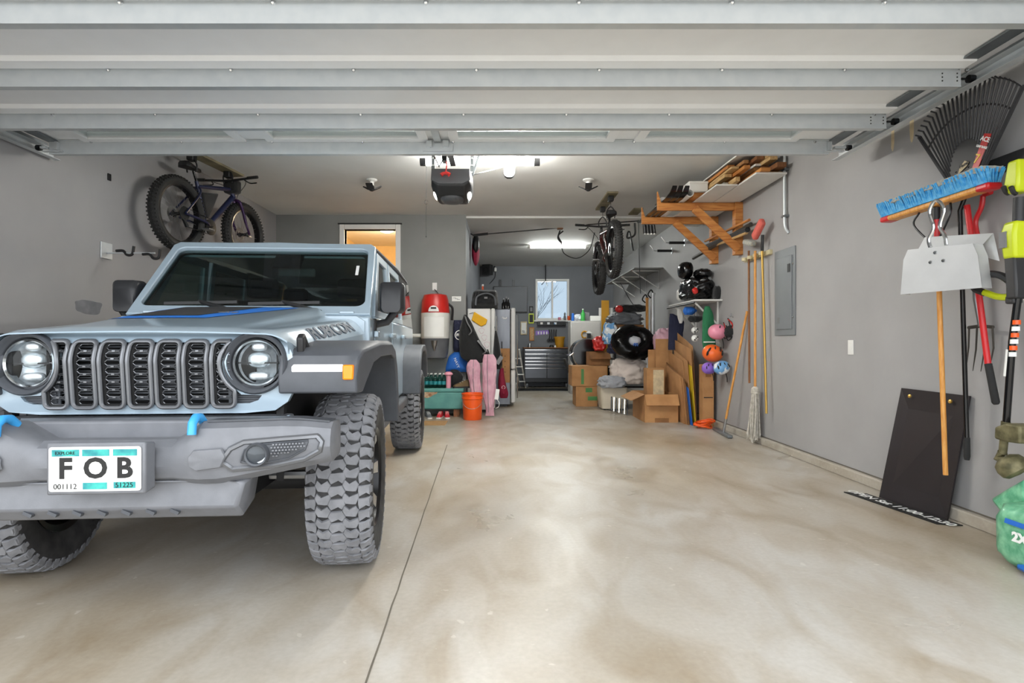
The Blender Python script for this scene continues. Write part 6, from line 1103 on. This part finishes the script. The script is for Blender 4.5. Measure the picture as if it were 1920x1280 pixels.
T = gear('black_helmet', 'glossy round black helmet on top of the sports duffel', 1285, 507, 13, 16, 7.7, sd=2, amp=.05, cat='helmet'); T = gear('shin_guard', 'shiny black guard lying on the right of the duffel top', 1317, 513, 15, 9, 7.5, sd=7, amp=.12); T = gear('black_pouch', 'black camera pouch at the near end of the wall shelf', 1345, 549, 7, 13, 7.25, 'black_cloth', sd=9, dy=.08, cat='pouch'); T = gear('white_jug', 'pale plastic jug at the far end of the wall shelf', 1274, 553, 5, 11, 7.9, 'white_plastic', sd=4, amp=.03, dy=.06, cat='jug')
def cloth(name, label, mt, rows, Y, sd, dp=.03, cat='towel'): return solo(hung('', '', '', '', 0, 0, Y, rows, dp, sd, .06), name, mt, label, cat)
cloth('green_towel', 'dark green towel with white stripe hanging from the wall shelf', 'green_cloth', [(1322, 1330, 574), (1318, 1337, 590), (1317, 1340, 615), (1317, 1341, 640), (1320, 1342, 655)], 7.05, 3); a = P(1319, 641, 7.01); b = P(1341, 641, 7.01); MB().beam(a, b, .006, .012).build('white_stripe', 'print_white', bpy.data.objects['green_towel'])
cloth('navy_cloth', 'dark navy cloth hanging from the far end of the wall shelf', 'navy_cloth', [(1256, 1262, 588), (1255, 1281, 600), (1254, 1281, 620), (1253, 1280, 640), (1253, 1280, 656)], 8.15, 6); cloth('white_rag', 'white rag hung over the shelf rod beside the navy cloth', 'white_cloth', [(1270, 1278, 578), (1270, 1282, 592), (1274, 1279, 606)], 7.95, 9); cloth('blue_rag', 'bright blue rag stuffed under the wall shelf', 'blue_cloth', [(1284, 1298, 575), (1281, 1306, 582), (1284, 1298, 590)], 7.6, 12, .05)
T = solo(hung('', '', '', '', 0, 0, 7.6, [(1293, 1316, 592), (1290, 1318, 598), (1294, 1310, 604)], .07, 5), 'black_gloves', 'black_cloth', 'pair of black gloves hanging below the wall shelf', 'gloves')
for k, py in enumerate((619, 634)): c = P(1303, py, 7.5-.09*k); T = solo(MB().ell(c, (.046, .046, .045), n=20, m=12), 'dotted_ball', 'print_white', ('upper', 'lower')[k]+' white dotted ball hanging under the wall shelf', 'ball', 'dotted balls'); MB().tube([c+Z_*.045, (c.x, c.y, sz-.02)], .003, 5).build('string', 'black_plastic', T); [MB().ell(c+Vector((dx, -.042, dz)), (.011, .006, .011), n=8, m=5).build('dot', 'print_black', T) for dx, dz in ((0, 0), (.02, .015), (-.015, -.02))]
def helmet(name, label, px, py, r_, Y, mt, vents=6, tilt=0):
    c = P(px, py, Y); k = r_*Y/F; T = thing(name, label, 'helmet', c-Z_*k, 0, 'hanging helmets'); m = MB(); m.ell(c, (k, k*.85, k*.86), rotm(0, tilt, 0), n=26, m=14, p=.95); m.build('shell', mt, T, smooth=60)
    for i in range(vents):
        a = (i-(vents-1)/2)*.36; d = Vector((math.sin(a)*.93, -.80, .28*math.cos(a)+(.15 if i % 2 else -.12))); MB().ell(c+Vector((d.x*k*.88, d.y*k*.78, d.z*k)), (k*.09, k*.16, k*.27), rotm(0, tilt+20*math.sin(i*2), 0), n=10, m=6).build('vent', 'print_black', T)
    MB().tube(bez([c+Vector((k*.4, -k*.3, -k*.6)), c+Vector((k*.6, -k*.2, -k*1.3)), c+Vector((k*.7, 0, -k*1.8))], 5), .006, 5).build('chin_strap', 'black_plastic', T)
helmet('pink_helmet', 'smooth pink skate helmet hanging beside the green towel', 1345, 622, 17, 6.92, 'helmet_pink', 3); helmet('orange_helmet', 'vented orange bicycle helmet hanging under the green towel', 1336, 662, 19, 6.98, 'helmet_orange', 7, 15); helmet('purple_helmet', 'small purple and white vented helmet under the orange helmet', 1329, 690, 13, 7.0, 'helmet_purple', 5); helmet('blue_helmet', 'blue and white vented helmet lowest of the hanging helmets', 1353, 689, 15, 6.85, 'helmet_blue', 6, -15)
c = P(1369, 612, 6.85); T = thing('climbing_harness', 'tangle of black and red straps hanging by the pink helmet', 'harness', c-Z_*.2)
for k in range(7): q = c+Vector((rnd.uniform(-.06, .06), rnd.uniform(-.05, .05), rnd.uniform(-.02, .12))); MB().tube(bez([q, q+Vector((.05, -.02, -.08)), q+Vector((.0, .03, -.16)), q+Vector((-.05, 0, -.05))], 5), .012, 6, flat=.5).build('strap', 'red_plastic' if k % 3 == 2 else 'black_plastic', T)
MB().ell(c-Z_*.06, (.08, .06, .07), amp=.3, fq=4).build('pads', 'black_cloth', T); MB().tube(bez([c+Vector((.05, 0, -.08)), c+Vector((.07, 0, -.2)), c+Vector((.06, 0, -.32))], 5), .010, 6).build('tail', 'black_plastic', T); MB().tube([(XR, c.y, c.z+.16), (c.x, c.y, c.z+.12)], .006, 6).build('peg', 'steel', T)
# wire shelf brackets far on the right wall
T = thing('wire_shelf', 'grey shelf on white wire brackets on the far right wall', 'shelf', (XR, 10.6, 2.36)); MB().bb(2.28, XR, 9.75, 12.4, 2.37, 2.385).build('board', 'wall_grey', T)
for y in (10.0, 10.9, 11.8): MB().tube([(2.30, y, 2.36), (XR-.01, y, 2.36), (XR-.01, y, 2.05), (2.30, y, 2.36)], .010, 6).build('bracket', 'white_paint', T)
# ================================================================ BACK WALL
tx0, tx1 = P(982, 0, 13.55).x, P(1069, 0, 13.55).x; ty = 13.55; tz0, tz1 = .14, .955
TC = thing('tool_chest', 'black rolling tool chest with steel drawers below the window', 'tool chest', ((tx0+tx1)/2, 13.8, 0)); MB().bb(tx0, tx1, ty+.02, 14.08, tz0, tz1).build('body', 'chest_dark', TC, bev=.01); MB().bb(tx0-.01, tx1+.01, ty, 14.08, tz1, tz1+.025).build('worktop', 'wood_brown', TC, bev=.004)
rows = [(.84, .93, 1), (.745, .83, 0), (.665, .735, 0), (.585, .655, 0), (.50, .575, 0), (.24, .49, 0)]; w = tx1-tx0
for i, (a, b, full) in enumerate(rows):
    for (u0, u1) in (((.03, .97),) if full else ((.03, .495), (.505, .97))): d = MB().bb(tx0+w*u0, tx0+w*u1, ty, ty+.02, a, b).build('drawer', 'chest_drawer', TC, bev=.004); MB().bb(tx0+w*u0, tx0+w*u1, ty-.018, ty, b-.016, b-.002).build('pull', 'chrome', d)
for x in (tx0+.08, tx1-.08):
    for y in (ty+.1, 14.0): MB().lathe([(.055, -.02), (.06, 0), (.055, .02)], (x, y, .06), (1, 0, 0), 16).build('caster', 'grey_plastic', TC)
solo(MB().bb(tx0-.35, tx1+.4, 12.75, 13.4, 0, .012), 'floor_mat', 'chest_dark', 'dark rubber mat on the floor before the tool chest', 'mat', bev=.004)
c = P(1049, 640, 13.8); zt2 = tz1+.026; T = thing('tan_tub', 'tan plastic tub on the right end of the tool chest', 'tub', (c.x, 13.8, zt2)); MB().lathe([(.10, 0), (.125, .22), (.14, .22), (.14, .26), (.12, .26), (.10, .02), (0, .02)], (c.x, 13.8, zt2), n=24).build('shell', 'ochre_wood', T)
for k, (px, h, r_, mt, lab) in enumerate(((993, .10, .05, 'steel', 'steel desk lamp base'), (1034, .06, .06, 'black_plastic', 'low black bowl'), (1041, .05, .025, 'white_plastic', 'small white jar'))): solo(MB().lathe([(r_, 0), (r_*.9, h*.4), (r_*.5, h), (0, h)], (P(px, 0, 13.7).x, 13.7, zt2), n=18), ('lamp_base', 'black_bowl', 'white_jar')[k], mt, lab+' standing on the tool chest top', ('lamp', 'bowl', 'jar')[k])
# vise shelf under the window and wall bits
a, b = P(1008, 602, YB-.14), P(1061, 610, YB-.14); T = thing('window_tool_bar', 'dark tool bar mounted just under the rear window', 'tool bar', (a.x, YB, b.z)); MB().bb(a.x, b.x, YB-.12, YB, b.z, a.z).build('bar', 'chest_dark', T, bev=.006); [MB().box((a.x+.1+.17*k, YB-.13, (a.z+b.z)/2), (.06, .02, .05)).build('tool', ('white_plastic', 'steel', 'helmet_blue', 'black_plastic')[k], T) for k in range(4)]
for k, (px, h, mt, lab) in enumerate(((1059, .20, 'grey_plastic', 'grey figurine'), (1049, .07, 'helmet_pink', 'small pink jar'), (1062, .1, 'orange_plastic', 'small orange cup'))):
    c = P(px, 0, YB-.045); r_ = .035; m = MB(); m.lathe([(r_, 0), (r_*.9, h*.45), (r_*.5, h*.6), (r_*.75, h*.8), (0, h)] if k == 0 else [(r_, 0), (r_*1.1, h), (0, h)], (c.x+(.06 if k == 2 else 0), YB-.045, wz0+.0), n=14); solo(m, ('figurine', 'pink_jar', 'orange_cup')[k], mt, lab+' on the rear window sill', ('figurine', 'jar', 'cup')[k])
for k, (px, py, w_, h_, mt, lab) in enumerate(((982, 615, .16, .33, 'patch', 'tan printed plaque on the far wall beside the fridge'), (996, 597, .13, .25, 'lime', 'lime framed picture on the far wall left of the window'), (996, 580, .10, .16, 'print_black', 'small dark picture above the lime framed one'), (997, 626, .12, .34, 'wood_pine', 'orange wooden figure on the far wall above the tool chest'))):
    c = P(px, py, YB); T = thing('wall_picture', lab, 'picture', (c.x, YB, c.z-h_/2)); MB().bb(c.x-w_/2, c.x+w_/2, YB-.025, YB, c.z-h_/2, c.z+h_/2).build('frame', mt, T, bev=.004); MB().bb(c.x-w_/2+.02, c.x+w_/2-.02, YB-.028, YB-.025, c.z-h_/2+.03, c.z+h_/2-.03).build('panel', ('print_white', 'print_black', 'print_grey', 'wood_pale')[k], T)
    if k == 0: MB().text('SL', (c.x, YB-.03, c.z-.09), X_, Z_, .09, .002).build('lettering', 'print_black', T)
c = P(1017, 624, YB-.02); T = thing('purple_pennant', 'purple and white pennant pinned under the tool bar', 'pennant', c); MB().prism([(-.17, -.06), (.17, -.02), (.17, .07), (-.17, .05)], (c.x, YB-.004, c.z), X_, Z_, .004).build('cloth', 'helmet_purple', T); [MB().box((c.x-.1+.07*k, YB-.012, c.z), (.03, .002, .07)).build('letter_block', 'print_white', T) for k in range(4)]
c = P(1036, 628, YB); T = thing('hanging_shears', 'bunch of black tools hung on the far wall above the tool chest', 'tools', (c.x, YB, c.z-.15))
for k in range(4): MB().tube(bez([(c.x-.09+.06*k, YB-.03, c.z+.14), (c.x-.07+.05*k, YB-.035, c.z), (c.x-.1+.065*k, YB-.03, c.z-.15)], 5), .016, 6).build('tool', 'black_plastic', T); MB().ring([(.045, 0), (.03, 0), (.03, .02), (.045, .02)], (c.x-.1+.065*k, YB-.03, c.z-.13), (0, -1, 0), 14).build('loop', 'black_plastic', T)
a, b = P(925, 537, YB), P(989, 586, YB); T = thing('wall_television', 'dark flat panel mounted on the far wall left of the window', 'television', (a.x, YB, b.z)); MB().bb(a.x, b.x, YB-.06, YB-.03, b.z, a.z).build('panel', 'dark_screen' if 'dark_screen' in MATS else 'chest_dark', T, bev=.006); MB().bb(a.x+.02, b.x-.02, YB-.062, YB-.06, b.z+.03, a.z-.02).build('screen', 'wall_deep', T)
for px in (938, 963): c = P(px, 0, YB); MB().bb(c.x-.03, c.x+.03, YB-.04, YB, a.z-.1, a.z+.17).build('mount_strap', 'chest_dark', T)
c = P(914, 505, 13.9); T = thing('wall_speaker', 'black loudspeaker high in the far left corner', 'speaker', c-Z_*.14); MB().box(c, (.22, .2, .26), rotm(0, 0, -20)).build('box', 'black_plastic', T, bev=.01); MB().ring([(.07, 0), (.055, 0), (.055, .01), (.07, .01)], c+Vector((-.03, -.105, -.03)), (-.3, -1, 0), 18).build('cone_ring', 'dark_metal', T); MB().tube([c+Vector((.0, .1, .05)), (c.x, YB, c.z+.05)], .014, 8).build('bracket', 'dark_metal', T)
c = P(929, 506, YB); T = thing('wall_camera', 'small white camera on a black stem beside the speaker', 'camera', (c.x, YB, c.z-.1)); MB().box((c.x, YB-.07, c.z), (.06, .08, .1)).build('body', 'white_plastic', T, bev=.015); MB().tube(bez([(c.x, YB-.03, c.z-.04), (c.x-.02, YB-.03, c.z-.2), (c.x-.15, YB-.03, c.z-.35)], 6), .008, 6).build('cord', 'black_plastic', T); MB().tube([(c.x-.02, YB-.02, c.z+.03), (c.x-.02, YB-.02, c.z+.25)], .016, 8).build('stem', 'chest_dark', T)
c = P(1023, 505, 13.9); T = thing('ceiling_bracket', 'thin dark bracket hanging from the ceiling before the rear window', 'bracket', (c.x, 13.9, 2.4)); MB().tube([(c.x, 13.9, ZC-.03), (c.x, 13.9, 2.62)], .012, 8).build('stem', 'dark_metal', T); MB().tube([(c.x-.1, 13.9, 2.52), (c.x, 13.9, 2.62), (c.x+.04, 13.9, 2.5)], .012, 6).build('arms', 'steel', T)
# overhead strap line, winch, cords
T = thing('ceiling_strap_line', 'black strap line stretched under the rear ceiling to a winch', 'strap', P(1050, 428, 9.5)); MB().tube([P(888, 441, 9.6), P(920, 438, 9.6), P(1050, 427, 9.5), P(1090, 422, 9.3), P(1212, 413, 8.2)], .009, 6).build('strap', 'black_plastic', T); MB().box(P(1050, 424, 9.5), (.1, .1, .11)).build('winch', 'wood_brown', T, bev=.01); MB().tube([P(888, 441, 9.6), P(915, 438, 9.6)], .022, 8).build('ratchet', 'black_plastic', T)
MB().tube(bez([P(1050, 432, 9.5), P(1046, 446, 9.5), P(1053, 455, 9.5), P(1047, 442, 9.5), P(1056, 433, 9.5)], 5), .012, 6).build('hanging_loop', 'black_plastic', T); MB().tube(bez([P(1052, 455, 9.5), P(1058, 475, 9.6), P(1082, 484, 9.7), P(1105, 468, 9.6), P(1115, 436, 9.4)], 7), .008, 6).build('cord', 'black_plastic', T)
T = thing('pull_rope', 'thin black cord hanging from the ceiling beside the black bicycle', 'cord', P(1197, 545, 8.6)); MB().tube([P(1197, 412, 8.3), P(1198, 470, 8.4), P(1201, 550, 8.6)], .006, 5).build('cord', 'black_plastic', T); MB().tube(bez([P(1190, 418, 8.3), P(1190, 440, 8.3), P(1176, 446, 8.3), P(1180, 434, 8.3), P(1187, 470, 8.3)], 5), .014, 6).build('buckle_strap', 'black_plastic', T); MB().bb(P(1180, 0, 8.5).x, P(1197, 0, 8.5).x, 8.2, 8.56, ZC-.02, ZC).build('ceiling_board', 'hoist_board', T)
c = P(888, 470, 9.9); T = thing('hung_reel', 'dark red cord reel hanging on the inner left wall', 'reel', (XD, 9.9, c.z-.3)); m = MB(); m.ell((XD+.09, 9.9, c.z), (.07, .14, .26), amp=.12, n=16, m=10); m.build('coil', 'maroon_cloth', T); MB().tube([(XD, 9.9, c.z+.3), (XD+.09, 9.9, c.z+.25)], .01, 6).build('peg', 'dark_metal', T); m = MB(); m.ell((XD+.1, 9.78, c.z+.1), (.06, .08, .15), amp=.15); m.build('cords', 'black_plastic', T)
